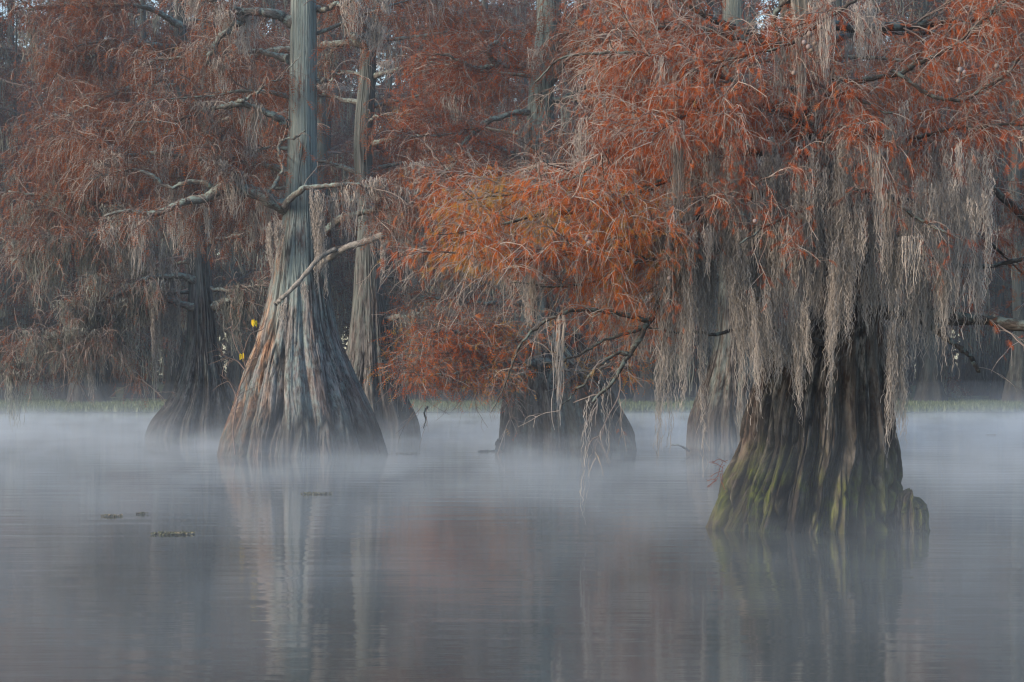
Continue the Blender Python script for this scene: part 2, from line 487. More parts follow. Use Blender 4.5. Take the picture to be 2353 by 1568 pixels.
def haze():
    def box(x0, x1, y0, y1, z0, z1):
        v = [(x, y, z) for z in (z0, z1) for y in (y0, y1) for x in (x0, x1)]
        return v, np.array([[0, 2, 3, 1], [4, 5, 7, 6], [0, 1, 5, 4], [2, 6, 7, 3], [0, 4, 6, 2], [1, 3, 7, 5]])
    s = NT('haze')
    s.t.nodes.remove(s.b)
    pv = s.n('ShaderNodeVolumePrincipled')
    pv.inputs['Color'].default_value = (0.74, 0.85, 0.98, 1)
    pv.inputs['Density'].default_value = 0.0006
    s.l(pv.outputs[0], s.t.nodes['Material Output'].inputs['Volume'])
    mb = MB(); mb.add(*box(-400, 400, -80, 350, -1.5, 34))
    tag(mb.obj('haze', s.m, None, False), None, None, None, 'stuff')
    s = NT('morning mist')
    s.t.nodes.remove(s.b)
    pv = s.n('ShaderNodeVolumePrincipled')
    pv.inputs['Color'].default_value = (0.81, 0.91, 1.0, 1)
    pos = s.n('ShaderNodeNewGeometry').outputs['Position']
    z = s.sep(pos)[2]
    yy = s.sep(pos)[1]
    def span(v, a, b, fa, fb):
        x = s.n('ShaderNodeMapRange')
        x.interpolation_type = 'SMOOTHSTEP'
        for k, q in enumerate((a, b, fa, fb)):
            x.inputs[k + 1].default_value = q
        s.l(v, x.inputs[0])
        return x.outputs[0]
    n1 = s.noise(s.scaled(pos, 0.13, 0.07, 0.5), 1.0, 4, 0.6)
    n2 = s.noise(s.scaled(pos, 0.45, 0.22, 1.2), 1.0, 4, 0.62, 0.6)
    top = s.math('MULTIPLY', span(n1, 0.30, 0.70, 0.16, 0.50), span(yy, 62, 90, 1.0, 0.32))
    fall = s.math('POWER', 2.718, s.math('DIVIDE', s.math('MULTIPLY', z, -1.0), top))
    wis = s.math('MULTIPLY', span(n2, 0.38, 0.62, 0.10, 1.6), span(yy, 26, 46, 0.52, 1.0))
    dn = s.math('MULTIPLY', s.math('MULTIPLY', fall, wis), 0.056)
    s.l(dn, pv.inputs['Density'])
    s.l(pv.outputs[0], s.t.nodes['Material Output'].inputs['Volume'])
    s.m.cycles.volume_step_rate = 0.12
    mb = MB(); mb.add(*box(-60, 60, 6, 98, -0.6, 1.45))
    tag(mb.obj('mist', s.m, None, False), None, None, None, 'stuff')

def bank():
    n = NT('weed mat')
    pos = n.n('ShaderNodeNewGeometry').outputs['Position']
    n.color(n.ramp(n.noise(n.scaled(pos, 0.7, 0.35, 1), 1.0, 6, 0.7), [(0.35, (0.03, 0.045, 0.018)), (0.55, (0.07, 0.10, 0.035)), (0.7, (0.13, 0.14, 0.06))]))
    x = np.linspace(-110, 110, 441)
    e = 99 + 1.2 * np.sin(x * 0.11 + 1) + 0.7 * np.sin(x * 0.31) + np.cumsum(rng.normal(0, 0.12, 441)) * 0.3
    rows = [e, e + 0.5, e + 6, e + 16, np.full_like(e, 126.0), np.full_like(e, 300.0)]
    zs = [-0.15, 0.03, 0.05, 0.08, 0.25, 1.0]
    v = np.stack([np.stack([x, r, np.full_like(x, h)], -1) for r, h in zip(rows, zs)])
    idx = np.arange(v.shape[0] * 441).reshape(v.shape[0], 441)
    f = np.stack([idx[:-1, :-1], idx[:-1, 1:], idx[1:, 1:], idx[1:, :-1]], -1).reshape(-1, 4)
    mb = MB(); mb.add(v, f)
    tag(mb.obj('bank', n.m), None, None, None, 'structure')
    g = tint_material('bank grass', [(0.0, (0.06, 0.085, 0.03)), (0.6, (0.11, 0.145, 0.06)), (1.0, (0.30, 0.33, 0.20))], 0.3)
    N = 110000
    px = rng.uniform(-45, 45, N)
    py = np.interp(px, x, e) + 0.2 + rng.uniform(0, 1, N) ** 1.3 * 28
    p = np.stack([px, py, np.full(N, 0.03)], -1)
    h = rng.uniform(0.08, 0.34, N)
    a = rng.uniform(0, 6.28, N)
    w = rng.uniform(0.03, 0.08, N)
    s = np.stack([np.cos(a) * w, np.sin(a) * w, 0 * a], -1)
    tip = p + np.stack([rng.normal(0, 0.06, N), rng.normal(0, 0.06, N), h], -1)
    mb = MB(); mb.add(np.stack([p - s, p + s, tip], 1), np.arange(3 * N).reshape(-1, 3), np.repeat(rng.beta(2, 2.5, N), 3))
    tag(mb.obj('grass', g, None, False), None, None, None, 'stuff')

water()
bank()

# ---------------------------------------------------------------- trees
T_NEAR, T_MID, T_FAR = frond_template(6), frond_template(4), frond_template(2)

def limb_pts(pts, d, n, wob):
    q = np.array([P(x, y, d + dd) for x, y, dd in pts])
    s = spline(q, n)
    k = np.cumsum(rng.normal(size=(n, 3)), 0)
    k -= np.linspace(0, 1, n)[:, None] * k[-1]
    return s + k * wob

def limb_obj(parent, s, r0, r1, mat, sides=10):
    """one branch as a mesh of its own: knobbly, tapering"""
    n = len(s)
    t = np.linspace(0, 1, n)
    rad = (r0 * (1 - t) + r1 * t) * (1 + 0.13 * np.convolve(rng.normal(size=n + 4), np.ones(5) / 3, 'valid'))
    rad = np.maximum(rad * (1 + 0.5 * np.exp(-t * n * 0.25) * (r0 > 0.03)), 0.001)
    mb = MB()
    tubes(mb, s[None], rad[None], sides)
    # close the ends
    for k, e in ((0, s[0]), (n - 1, s[-1] + (s[-1] - s[-2]) * 0.2)):
        ring = np.arange(sides) + k * sides
        mb.add(e[None], np.zeros((0, 3), int))
        mb.f.append(np.stack([np.full(sides, mb.n - 1), ring, np.roll(ring, -1)], 1))
    return mb.obj('branch', mat, parent)

def moss_beards(mb, p, L, strands, wid, spread, tint, K=14, curl=0.012):
    """hanging beards: at every point of p a bundle of curling strands that thins out downwards"""
    for q, ln, ns, tn in zip(p, L, strands, tint):
        ns = int(ns)
        off = rng.normal(size=(ns, 3)) * spread * np.array([1.3, 0.7, 0.25])
        ll = ln * (0.25 + 0.75 * rng.beta(1.6, 1.4, ns))
        n = wander(ns, K, curl * 0.9) + np.cumsum(rng.normal(size=(1, K, 3)) * curl * 0.5, 1)
        z = np.linspace(0, 1, K)
        pos = q + off[:, None] * (1 - 0.55 * z[None, :, None] * (ll / ln)[:, None, None]) + n
        pos[..., 2] -= ll[:, None] * z
        w = wid * (1.15 - 0.7 * z)[None] * rng.uniform(0.6, 1.3, (ns, 1))
        ribbons(mb, pos, w, np.clip(tn + rng.normal(0, 0.16, ns), 0, 1))

def crown(parent, S, k):
    """twigs, leaf sprays and hanging moss on the branch lines S (list of (n,3)); k = settings"""
    g = lambda n, dflt: k.get(n, dflt)
    mbt, mbl, mbm = MB(), MB(), MB()
    S = list(S) + [S[i] for i in k.get('dup', [])]
    lines = np.stack([spline(s, 24) for s in S])
    ln = np.linalg.norm(np.diff(lines, axis=1), axis=-1).sum(1)
    sc_ = g('scale', 1.0)
    # boughs off the branches
    n1 = g('n1', 120)
    p, t, i, tt = along(lines, n1, g('t0', 0.25), 1.0)
    L1 = np.clip(ln[i] * rng.uniform(0.15, 0.45, n1) * (1.25 - 0.6 * tt), 0.3 * sc_, g('l1', 1.6))
    d = fork(t, rng.uniform(0.5, 1.15, n1), g('flat', 0.5))
    d[:, 2] += g('rise', 0.10)
    td = g('tdens', lambda q: np.ones(len(q)))
    kp = rng.uniform(size=n1) < td(p)
    p, d, L1 = p[kp], d[kp], L1[kp]
    n1 = len(p)
    b1 = grow(p, d, L1, 10, 0.16, rng.uniform(0.1, 0.8, n1) * g('droop', 1.0))
    r1 = g('r1', 0.011) * rng.uniform(0.5, 1.3, n1)[:, None] * np.linspace(1, 0.35, 10)[None]
    tubes(mbt, b1, r1, 4, np.clip(rng.normal(g('bt', 0.45), 0.2, n1), 0, 1))
    # twigs off the boughs
    both = np.concatenate([np.stack([spline(x, 10) for x in lines]), b1])
    n2 = g('n2', 1200)
    p, t, i, tt = along(both, n2, 0.2, 1.0)
    d = fork(t, rng.uniform(0.4, 1.2, n2), 0.6)
    kp = rng.uniform(size=n2) < td(p)
    p, d = p[kp], d[kp]
    n2 = len(p)
    b2 = grow(p, d, rng.uniform(0.18, 0.62, n2) * sc_, 7, 0.15, rng.uniform(0.2, 2.2, n2) * g('droop', 1.0))
    r2 = g('r2', 0.0045) * rng.uniform(0.6, 1.3, n2)[:, None] * np.linspace(1, 0.5, 7)[None]
    tubes(mbt, b2, r2, 3, np.clip(rng.normal(g('tt', 0.6), 0.22, n2), 0, 1))
    # drooping last shoots
    n3 = g('n3', 3000)
    p, t, i, tt = along(b2, n3, 0.15, 1.0)
    d = fork(t, rng.uniform(0.3, 1.1, n3), 0.7)
    b3 = grow(p, d, rng.uniform(0.10, 0.36, n3) * sc_, 6, g('wig', 0.20), rng.uniform(0.4, 3.0, n3) * g('droop', 1.0))
    r3 = g('r3', 0.003) * rng.uniform(0.6, 1.3, n3)[:, None] * np.linspace(1, 0.5, 6)[None]
    tubes(mbt, b3, r3, 3, np.clip(rng.normal(g('tt', 0.6), 0.25, n3), 0, 1))
    # leaf sprays
    nl = g('nl', 12000)
    p, t, i, tt = along(np.concatenate([b3, np.stack([spline(x, 6) for x in b2])]), nl, 0.1, 1.0)
    keep = rng.uniform(size=nl) < g('dens', lambda q: np.ones(len(q)))(p)
    p, t = p[keep], t[keep]
    d = fork(t, rng.uniform(0.3, 1.2, len(p)), 0.8)
    d[:, 2] -= rng.uniform(0.2, 1.8, len(p)) * g('hang', 1.0)
    cl = 0.5 + 0.5 * np.sin(p @ np.array([2.1, 1.3, 1.7]) / sc_ + 1.0) * np.sin(p @ np.array([-1.2, 2.2, 2.9]) / sc_)
    tint = np.clip(g('lt', lambda q: np.full(len(q), 0.5))(p) + (cl - 0.5) * 0.35 + rng.normal(0, 0.14, len(p)), 0, 1)
    fronds(mbl, g('tmpl', T_MID), p, d, rng.uniform(0.6, 1.35, len(p)) * g('ls', 0.11), tint, g('lw', 1.0))
    # moss
    nm = g('nm', 60)
    if nm:
        bigs = np.concatenate([np.stack([spline(x, 10) for x in lines]), b1])
        p, t, i, tt = along(bigs, nm, 0.1, 0.95)
        mk = rng.uniform(size=nm) < g('mdens', lambda q: np.ones(len(q)))(p)
        p = p[mk]
        m = len(p)
        L = rng.gamma(2.2, 0.5, m).clip(0.25, 1.7) * g('ml', 0.5)
        moss_beards(mbm, p, L, rng.integers(g('ms', 18) // 2, g('ms', 18) * 2, m), g('mw', 0.006), g('msp', 0.07), np.clip(rng.normal(g('mt', 0.5), 0.15, m), 0, 1), 12, g('mc', 0.012))
    mbt.obj('twigs', M_twig, parent)['kind'] = 'stuff'
    if mbl.n:
        mbl.obj('foliage', g('leaf', M_leafd), parent, False)['kind'] = 'stuff'
    if mbm.n:
        mbm.obj('moss', g('moss', M_moss), parent, False)['kind'] = 'stuff'
    return b1, b2, b3

def wander(n, K, sig, phi=0.72):
    """n x K x 3 small wanderings that keep returning to the middle"""
    e = rng.normal(size=(n, K, 3)) * sig * np.array([1, 1, 0.5])
    for k in range(1, K):
        e[:, k] += phi * e[:, k - 1]
    return e - e[:, :1]

def beard(parent, q, L, w, n, wid, tint):
    """one long beard of hanging moss: a few ropes of curling strands, thinning out downwards"""
    K = int(np.clip(L / 0.04, 12, 44))
    mb = MB()
    n = int(n)
    nr = max(1, int(w / 0.035))
    rope = rng.integers(0, nr, n)
    up = rng.uniform(0, 1, n) ** 1.5
    ro = rng.uniform(-0.5, 0.5, (nr, 3)) * np.array([1.0, 0.9, 0]) * w
    ro[:, 2] = rng.uniform(-0.30, 0.10, nr) * L
    rl = L * rng.uniform(0.55, 1.0, nr)
    rl[0] = L
    rsway = np.cumsum(wander(nr, K, 0.004, 0.9), 1) * 0.25
    z = np.linspace(0, 1, K)
    ll = rl[rope] * np.clip(0.25 + 0.8 * rng.beta(1.4, 1.2, n), 0, 1.03)
    fr = (ll / rl[rope])[:, None] * z[None]
    sp = rng.normal(size=(n, 3)) * np.array([1, 1, 0]) * 0.022
    pos = q + ro[rope][:, None] + sp[:, None] * (1.15 - 0.5 * fr)[..., None] + rsway[rope] + wander(n, K, 0.0105, 0.62)
    pos[..., 2] -= ll[:, None] * z + (up * 0.30 * rl[rope])[:, None]
    ribbons(mb, pos, wid * (1.1 - 0.55 * z)[None] * rng.uniform(0.6, 1.3, (n, 1)), np.clip(tint + rng.normal(0, 0.17, n), 0, 1))
    return mb.obj('moss_beard', M_moss, parent, False)

def auto_limbs(axis, radius, zs, az, length, rise, wob=0.02):
    out = []
    for z, a, l, r in zip(zs, az, length, rise):
        c = axis(np.array([z]))[0]
        d = np.array([[math.cos(a), math.sin(a), r]])
        q = grow(c[None], d, l, 16, 0.09, 0.35, 0.1)[0]
        out.append((spline(q, 40), max(0.016, min(0.3 * float(radius(z)), 0.010 * l + 0.010)), 0.006))
    return out

def cones(parent, spots, d, r):
    for x, y, dd in spots:
        mb = MB()
        c = P(x, y, d + dd)
        th, ph = np.meshgrid(np.linspace(0, 2 * math.pi, 12, endpoint=False), np.linspace(0, math.pi, 8))
        rr = r * (1 + 0.06 * np.sin(5 * th) * np.sin(4 * ph)) * rng.uniform(0.85, 1.15)
        v = c + np.stack([rr * np.sin(ph) * np.cos(th), rr * np.sin(ph) * np.sin(th), rr * np.cos(ph)], -1)
        idx = np.arange(96).reshape(8, 12)
        f = np.stack([idx[:-1], idx[1:], np.roll(idx[1:], -1, 1), np.roll(idx[:-1], -1, 1)], -1).reshape(-1, 4)
        mb.add(v, f, rng.uniform(0.2, 1.0))
        stem = grow((c + np.array([0, 0, r * 0.9]))[None], np.array([[rng.normal() * 0.3, 0, 1.0]]), 0.16, 5, 0.2, 0)
        tubes(mb, stem, 0.0035, 4, 0.5)
        mb.obj('seed_cone', M_cone, parent)

def tree(label, prof, d, ridges, amp, flare, barkmat, limbs, autos, k, limb_mat=M_limb, seed=1, **tk):
    """a bald cypress: trunk, every branch, twigs, foliage, moss"""
    mid = prof[0]
    root = thing('bald_cypress', P((mid[1] + mid[2]) / 2, HY, d) * np.array([1, 1, 0]), label, 'cypress tree', 'old cypress trees standing in the lake')
    mb, axis, radius = trunk_mesh(prof, d, ridges, amp, flare, seed=seed, **tk)
    mb.obj("trunk", barkmat, root)
    S = []
    for n, (pts, r0, r1) in enumerate(limbs):
        dist = d + pts[0][2]
        s = limb_pts(pts, d, 60, 0.003 if n in k.get('dead', []) else k.get('wob', 0.006))
        limb_obj(root, s, r0 / F * dist, r1 / F * dist, M_dead if n in k.get('dead', []) else limb_mat)
        if n not in k.get('dead', []):
            S.append(s)
    for s, r0, r1 in auto_limbs(axis, radius, *autos):
        limb_obj(root, s, r0, r1, limb_mat, 8)
        S.append(s)
    b = crown(root, S, k)
    for x, y0, y1, wpx, n, dd in k.get('beards', []):
        y0 = y0 - (rng.uniform(-20, 90) if y1 - y0 > 130 and wpx > 30 else 0)
        beard(root, P(x, y0, d + dd), (y1 - y0) / F * (d + dd), wpx / F * (d + dd), n, k.get('mw', 0.006) * 0.85, k.get('mt', 0.5))
    return root, axis, radius, S, b

def px_of(q):
    """where points of the place fall in photo units, from the photo's standpoint (used to know which region of a crown a point belongs to)"""
    return CX + q[:, 0] / q[:, 1] * F, HY - (q[:, 2] - CH) / q[:, 1] * F

U = rng.uniform

# --- the near tree on the right
DN = 25.1
near_prof = [(1228, 1612, 2090), (1170, 1632, 2086), (1100, 1657, 2076), (1030, 1690, 2068), (960, 1706, 2060), (900, 1722, 2052), (830, 1752, 2040),
             (760, 1800, 2032), (700, 1848, 2028), (600, 1862, 2004), (500, 1858, 1975), (400, 1848, 1955), (250, 1825, 1930), (100, 1800, 1908), (0, 1790, 1898), (-250, 1770, 1880), (-600, 1760, 1840)]
near_limbs = [
    ([(1860, 345, 0), (1800, 352, -.25), (1700, 350, -.5), (1620, 352, -.7), (1560, 390, -.9), (1480, 430, -1.1), (1400, 460, -1.3), (1300, 480, -1.4), (1180, 500, -1.5), (1050, 535, -1.5)], 12, 2),
    ([(1826, 350, -.3), (1822, 290, -.32), (1826, 240, -.35), (1840, 170, -.4)], 11, 3),
    ([(1900, 520, -.1), (1760, 530, -.4), (1670, 550, -.8), (1590, 590, -1.0), (1540, 640, -1.2), (1490, 735, -1.4), (1450, 800, -1.5), (1400, 880, -1.6), (1362, 925, -1.7)], 14, 3),
    ([(1490, 735, -1.4), (1440, 722, -1.5), (1340, 716, -1.6), (1240, 755, -1.7), (1180, 830, -1.8), (1130, 945, -1.8)], 6, 1.5),
    ([(1482, 752, -1.4), (1400, 780, -1.5), (1320, 815, -1.55), (1250, 835, -1.6)], 5, 1.5),
    ([(1453, 812, -1.5), (1400, 820, -1.55), (1350, 865, -1.6), (1285, 945, -1.6)], 5, 1.5),
    ([(1590, 590, -1.0), (1500, 600, -1.2), (1400, 640, -1.3), (1300, 660, -1.4), (1180, 650, -1.4)], 6, 1.5),
    ([(1880, 130, .2), (1780, 112, .1), (1700, 92, 0), (1600, 68, -.1), (1500, 72, -.2), (1430, 92, -.2)], 14, 3),
    ([(1780, 108, .1), (1680, 62, 0), (1620, 40, -.1), (1560, 0, -.1)], 12, 4),
    ([(1860, 105, .1), (1790, 92, -.1), (1768, 50, -.2), (1800, 5, -.2), (1850, -30, -.2)], 9, 4),
    ([(2010, -30, -1.5), (1900, 40, -1.6), (1820, 100, -1.6), (1700, 130, -1.7), (1590, 165, -1.7)], 4.5, 2),
    ([(1945, 675, -.2), (2000, 700, -.4), (2050, 712, -.5), (2120, 715, -.8), (2200, 735, -1), (2280, 738, -1.2), (2400, 755, -1.4), (2520, 790, -1.5)], 20, 10),
    ([(2105, 720, -.7), (2160, 768, -.8), (2210, 812, -.9), (2252, 852, -.9)], 9, 5),
    ([(1885, 285, .2), (1990, 310, .4), (2100, 330, .6), (2215, 372, .8), (2290, 440, .9), (2370, 510, 1), (2480, 600, 1)], 15, 7),
    ([(1850, 50, 0), (1930, 66, .2), (2000, 70, .3), (2100, 60, .5), (2250, 40, .8), (2400, 0, 1)], 12, 5),
    ([(1905, 410, -.2), (1980, 380, -.5), (2080, 320, -.9), (2200, 290, -1.2), (2380, 285, -1.5)], 9, 2),
    ([(1935, 545, 0), (2010, 570, -.3), (2100, 590, -.5), (2250, 610, -.8), (2420, 570, -1)], 10, 3),
    ([(2100, 150, -1.2), (2190, 110, -1.3), (2280, 30, -1.4), (2340, -40, -1.4)], 5, 3),
    ([(1880, 160, .0), (1950, 175, -1.0), (2060, 165, -1.2), (2110, 140, -1.2)], 7, 5),
    ([(2050, 160, -1.2), (2180, 230, -1.3), (2300, 180, -1.3), (2400, 60, -1.3)], 5, 3),
    ([(1910, 795, -.9), (1820, 764, -1.1), (1760, 750, -1.2), (1700, 758, -1.25), (1630, 768, -1.3), (1530, 762, -1.4), (1460, 750, -1.4)], 7, 2),
    ([(1870, 200, -.3), (1750, 195, -.9), (1650, 165, -1.1), (1550, 145, -1.2), (1450, 120, -1.3), (1300, 130, -1.3), (1230, 190, -1.3)], 7, 1.5),
    ([(1870, 260, -.3), (1700, 250, -1), (1560, 270, -1.3), (1440, 320, -1.4), (1330, 400, -1.5), (1200, 440, -1.5), (1060, 460, -1.5)], 7, 1.5),
    ([(1890, 430, -.3), (1760, 440, -.9), (1620, 490, -1.2), (1480, 540, -1.4), (1350, 580, -1.5), (1200, 600, -1.5), (1040, 580, -1.4)], 8, 1.5),
    ([(1880, 300, .2), (1720, 300, .3), (1600, 330, .3), (1450, 400, .2), (1300, 430, 0), (1120, 440, -.2)], 8, 2),
    ([(1875, 225, -.2), (1900, 205, -1.0), (1960, 225, -1.5), (2050, 260, -1.7)], 7, 2),
    ([(1870, 300, -.2), (1820, 265, -1.0), (1760, 255, -1.5), (1680, 270, -1.7)], 7, 2),
    ([(1885, 390, -.3), (1890, 330, -1.2), (1930, 290, -1.7), (1990, 300, -1.9)], 7, 2),
    ([(1950, 480, -.4), (1900, 470, -1.2), (1800, 500, -1.8), (1700, 560, -2.1)], 8, 2),
    ([(1950, 450, -.4), (2000, 450, -1.2), (2080, 480, -1.7), (2180, 540, -2.0)], 8, 2),
]
def near_dens(q):
    x, y = px_of(q)
    a = np.ones(len(q))
    a *= 1 - 0.35 * (sstep(1520, 1640, x) * (1 - sstep(2060, 2200, x)) * sstep(420, 560, y))
    a *= 1 - 0.96 * sstep(690, 840, y)
    a *= 1 - 0.95 * sstep(570, 660, y) * sstep_inv(1230, 1340, x)
    a *= 1 - 0.5 * sstep(1900, 2000, x) * sstep_inv(0, 300, y) * 0.3
    a *= 1 - 0.98 * (1 - sstep(350, 430, y)) * (1 - sstep(1300, 1420, x))
    return a
def near_twigs(q):
    x, y = px_of(q)
    return (1 - 0.75 * sstep(640, 780, y) * sstep_inv(1500, 1620, x)) * (1 - 0.9 * sstep(570, 660, y) * sstep_inv(1200, 1320, x)) * (1 - 0.8 * sstep(520, 640, y) * sstep(1560, 1700, x)) * (1 - 0.55 * sstep(1600, 1750, x) * sstep_inv(2050, 2200, x) * sstep(330, 450, y)) * (1 - 0.93 * sstep_inv(350, 430, y) * sstep_inv(1290, 1400, x))
def near_tint(q):
    x, y = px_of(q)
    return 0.42 + 0.26 * sstep_inv(1450, 1800, x) * sstep(330, 480, y) + 0.35 * (rng.uniform(size=len(q)) < 0.09) * sstep_inv(1400, 1700, x) + 0.4 * np.exp(-((x - 1130) / 50) ** 2 - ((y - 430) / 40) ** 2) + 0.35 * np.exp(-((x - 1250) / 60) ** 2 - ((y - 510) / 40) ** 2) + 0.3 * np.exp(-((x - 1090) / 60) ** 2 - ((y - 620) / 50) ** 2)
def near_moss(q):
    x, y = px_of(q)
    return 0.05 + 0.6 * sstep(1480, 1580, x) * (1 - sstep(2200, 2330, x)) * sstep(300, 420, y) * (1 - sstep(560, 640, y)) + 0.15 * sstep(1850, 1900, x) * sstep_inv(2000, 2100, x)
NEAR = 'huge dark cypress nearest of all, its fluted base green with moss, hung with grey beards'
near_root, ax_, rd_, S_, b_ = tree(NEAR, near_prof, DN, [8, 28, 50, 72, 96, 120, 142, 163, 181, 196, 210, 222, 236, 252, 270, 288, 301, 315, 330, 345], 0.46, 2.6, M_near, near_limbs,
    (np.array([3.3, 4.4, 5.0, 5.7]), np.array([0.5, 2.3, 0.9, 2.7]), np.array([3.2, 3.0, 3.2, 3.2]), np.array([.3, .35, .4, .4])),
    dict(wig=0.13, n1=440, l1=1.5, n2=3700, n3=12500, nl=47000, droop=0.62, hang=0.75, flat=0.35, r1=0.009, r2=0.0044, r3=0.0029, lw=1.3, dup=[0, 6, 21, 22, 23, 24, 15, 13, 16, 19, 10, 7, 14, 17], ls=0.078, tmpl=T_NEAR, leaf=M_leaf, beards=[(1545, 500, 925, 40, 190, -1.45), (1590, 520, 900, 40, 190, -1.5), (1620, 500, 800, 50, 170, -1.3), (1560, 480, 720, 60, 160, -1.3), (1670, 480, 690, 60, 200, -1.5), (1720, 500, 740, 60, 200, -1.4), (1700, 560, 860, 42, 170, -1.6),
        (1750, 600, 850, 50, 220, -1.5), (1790, 520, 760, 60, 220, -1.5), (1745, 720, 880, 40, 150, -1.7), (1835, 700, 910, 42, 190, -1.6), (1800, 740, 860, 40, 150, -1.6), (1850, 520, 740, 60, 220, -1.5), (1890, 480, 690, 60, 230, -1.5), (1940, 520, 800, 44, 230, -1.7),
        (1920, 660, 790, 34, 140, -1.6), (1990, 480, 650, 55, 190, -1.6), (2010, 600, 730, 40, 140, -1.5), (2040, 520, 690, 50, 170, -1.5), (2058, 690, 960, 36, 200, -1.5), (2085, 500, 640, 46, 160, -1.4), (2110, 560, 770, 34, 150, -1.4), (2158, 540, 770, 30, 150, -1.4),
        (2140, 620, 770, 26, 110, -1.2), (2200, 480, 640, 40, 130, -1.2), (2255, 560, 740, 22, 80, -1.3), (1350, 905, 1168, 9, 9, -1.7), (1392, 865, 1062, 9, 9, -1.6), (1340, 265, 425, 12, 36, -1.6), (1215, 590, 740, 30, 100, -1.4), (1880, 20, 200, 55, 150, -1.2), (1990, 0, 150, 60, 150, -1.2), (2060, 300, 480, 70, 180, -1.4), (2150, 330, 560, 80, 200, -1.3), (1960, 330, 560, 80, 260, -1.6), (1860, 380, 560, 70, 240, -1.6), (1760, 400, 560, 70, 220, -1.5)]
        + [(float(x), float(a), float(a + l), float(w), int(n), float(dd)) for x, a, l, w, n, dd in zip(U(1500, 2260, 56), U(300, 600, 56), U(90, 240, 56), U(40, 110, 56), U(50, 120, 56), U(-1.9, -0.8, 56))], tdens=near_twigs, dens=near_dens, lt=near_tint, nm=420, mdens=near_moss, ml=0.7, ms=30, mw=0.0040, msp=0.030, mc=0.007, tt=0.9, mt=0.58),
    M_limbd, seed=5, bark=0.036, na=760, nz=420, crest=1.2)
cones(near_root, [(1860, 78, -1.9), (1872, 100, -1.9), (1848, 98, -1.9), (1858, 108, -1.9), (1864, 115, -1.9), (1885, 62, -1.9), (1824, 168, -1.9), (1698, 165, -1.9), (1614, 176, -1.7), (1635, 186, -1.7), (1530, 208, -1.8), (1518, 213, -1.8), (1620, 284, -1.8),
    (1310, 464, -1.9), (1320, 468, -1.9), (1348, 550, -1.9), (1355, 558, -1.9), (1350, 545, -1.9), (1538, 640, -1.9), (1208, 578, -1.9), (1216, 582, -1.9), (1735, 508, -2.0), (2206, 160, -1.8), (2216, 166, -1.8), (2202, 186, -1.8), (2290, 152, -1.8), (2012, 360, -1.9), (2020, 366, -1.9), (2018, 380, -1.9), (1550, 460, -1.8)], DN, 0.024)

# --- the big tree left of centre
DM = 47.8
main_prof = [(1052, 498, 890), (1000, 512, 876), (950, 530, 858), (900, 546, 836), (850, 562, 815), (780, 588, 785), (700, 610, 765), (620, 626, 750), (540, 641, 740), (470, 654, 730), (380, 659, 728), (300, 662, 728), (150, 666, 728), (0, 668, 727), (-300, 672, 722), (-700, 680, 712)]
main_limbs = [
    ([(658, 480, -.1), (625, 470, -.4), (585, 450, -.5), (540, 440, -.5), (500, 438, -.5), (470, 455, -.5), (430, 455, -.6), (380, 472, -.8), (330, 482, -.9), (290, 486, -1.0), (240, 498, -1.1)], 17, 3),
    ([(560, 445, -.5), (556, 420, -.5), (552, 395, -.5)], 5, 2),
    ([(500, 440, -.5), (450, 420, -.6), (390, 430, -.7), (300, 400, -.7), (200, 410, -.8)], 6, 1.5),
    ([(650, 478, -.4), (690, 442, -.7), (735, 432, -.8), (800, 412, -.9), (870, 430, -.9), (960, 470, -.9)], 7, 2),
    ([(610, 458, -.5), (620, 435, -.5), (641, 395, -.5), (637, 355, -.5), (655, 325, -.5), (700, 300, -.6)], 5, 2),
    ([(672, 52, 0), (600, 42, -.2), (550, 32, -.3), (500, 10, -.4), (440, -20, -.5)], 11, 7),
    ([(560, 38, -.3), (520, 68, -.4), (495, 115, -.5), (478, 145, -.5)], 9, 5),
    ([(665, 285, 0), (622, 256, -.3), (570, 240, -.4), (530, 238, -.5), (470, 250, -.5), (400, 275, -.6), (310, 280, -.7)], 8, 2),
    ([(535, 238, -.5), (580, 225, -.6), (640, 190, -.6), (690, 130, -.7)], 4, 1),
    ([(735, 545, 0), (780, 510, -.3), (840, 485, -.5), (900, 470, -.6), (960, 440, -.6), (1050, 370, -.6)], 10, 3),
    ([(870, 478, -.5), (900, 505, -.7), (960, 500, -.8), (1010, 470, -.8)], 4, 1.5),
    ([(632, 700, -1.3), (655, 678, -1.35), (690, 645, -1.3), (735, 592, -1.2), (772, 572, -1.1)], 4.5, 6),
    ([(728, 612, -.6), (790, 572, -1.1), (840, 555, -1.2), (882, 540, -1.2)], 7, 8),
    ([(727, 20, 0), (780, 8, -.2), (860, -15, -.3)], 6, 3),
    ([(727, 185, 0), (760, 178, -.2), (790, 168, -.2)], 4, 2),
    ([(665, 140, 0), (580, 120, .5), (480, 130, .6), (330, 150, .5)], 7, 2),
    ([(668, 400, .1), (600, 380, .5), (480, 370, .7), (330, 360, .6), (200, 330, .5)], 7, 2),
]
def below(y0, y1):
    return lambda q: np.ones(len(q))
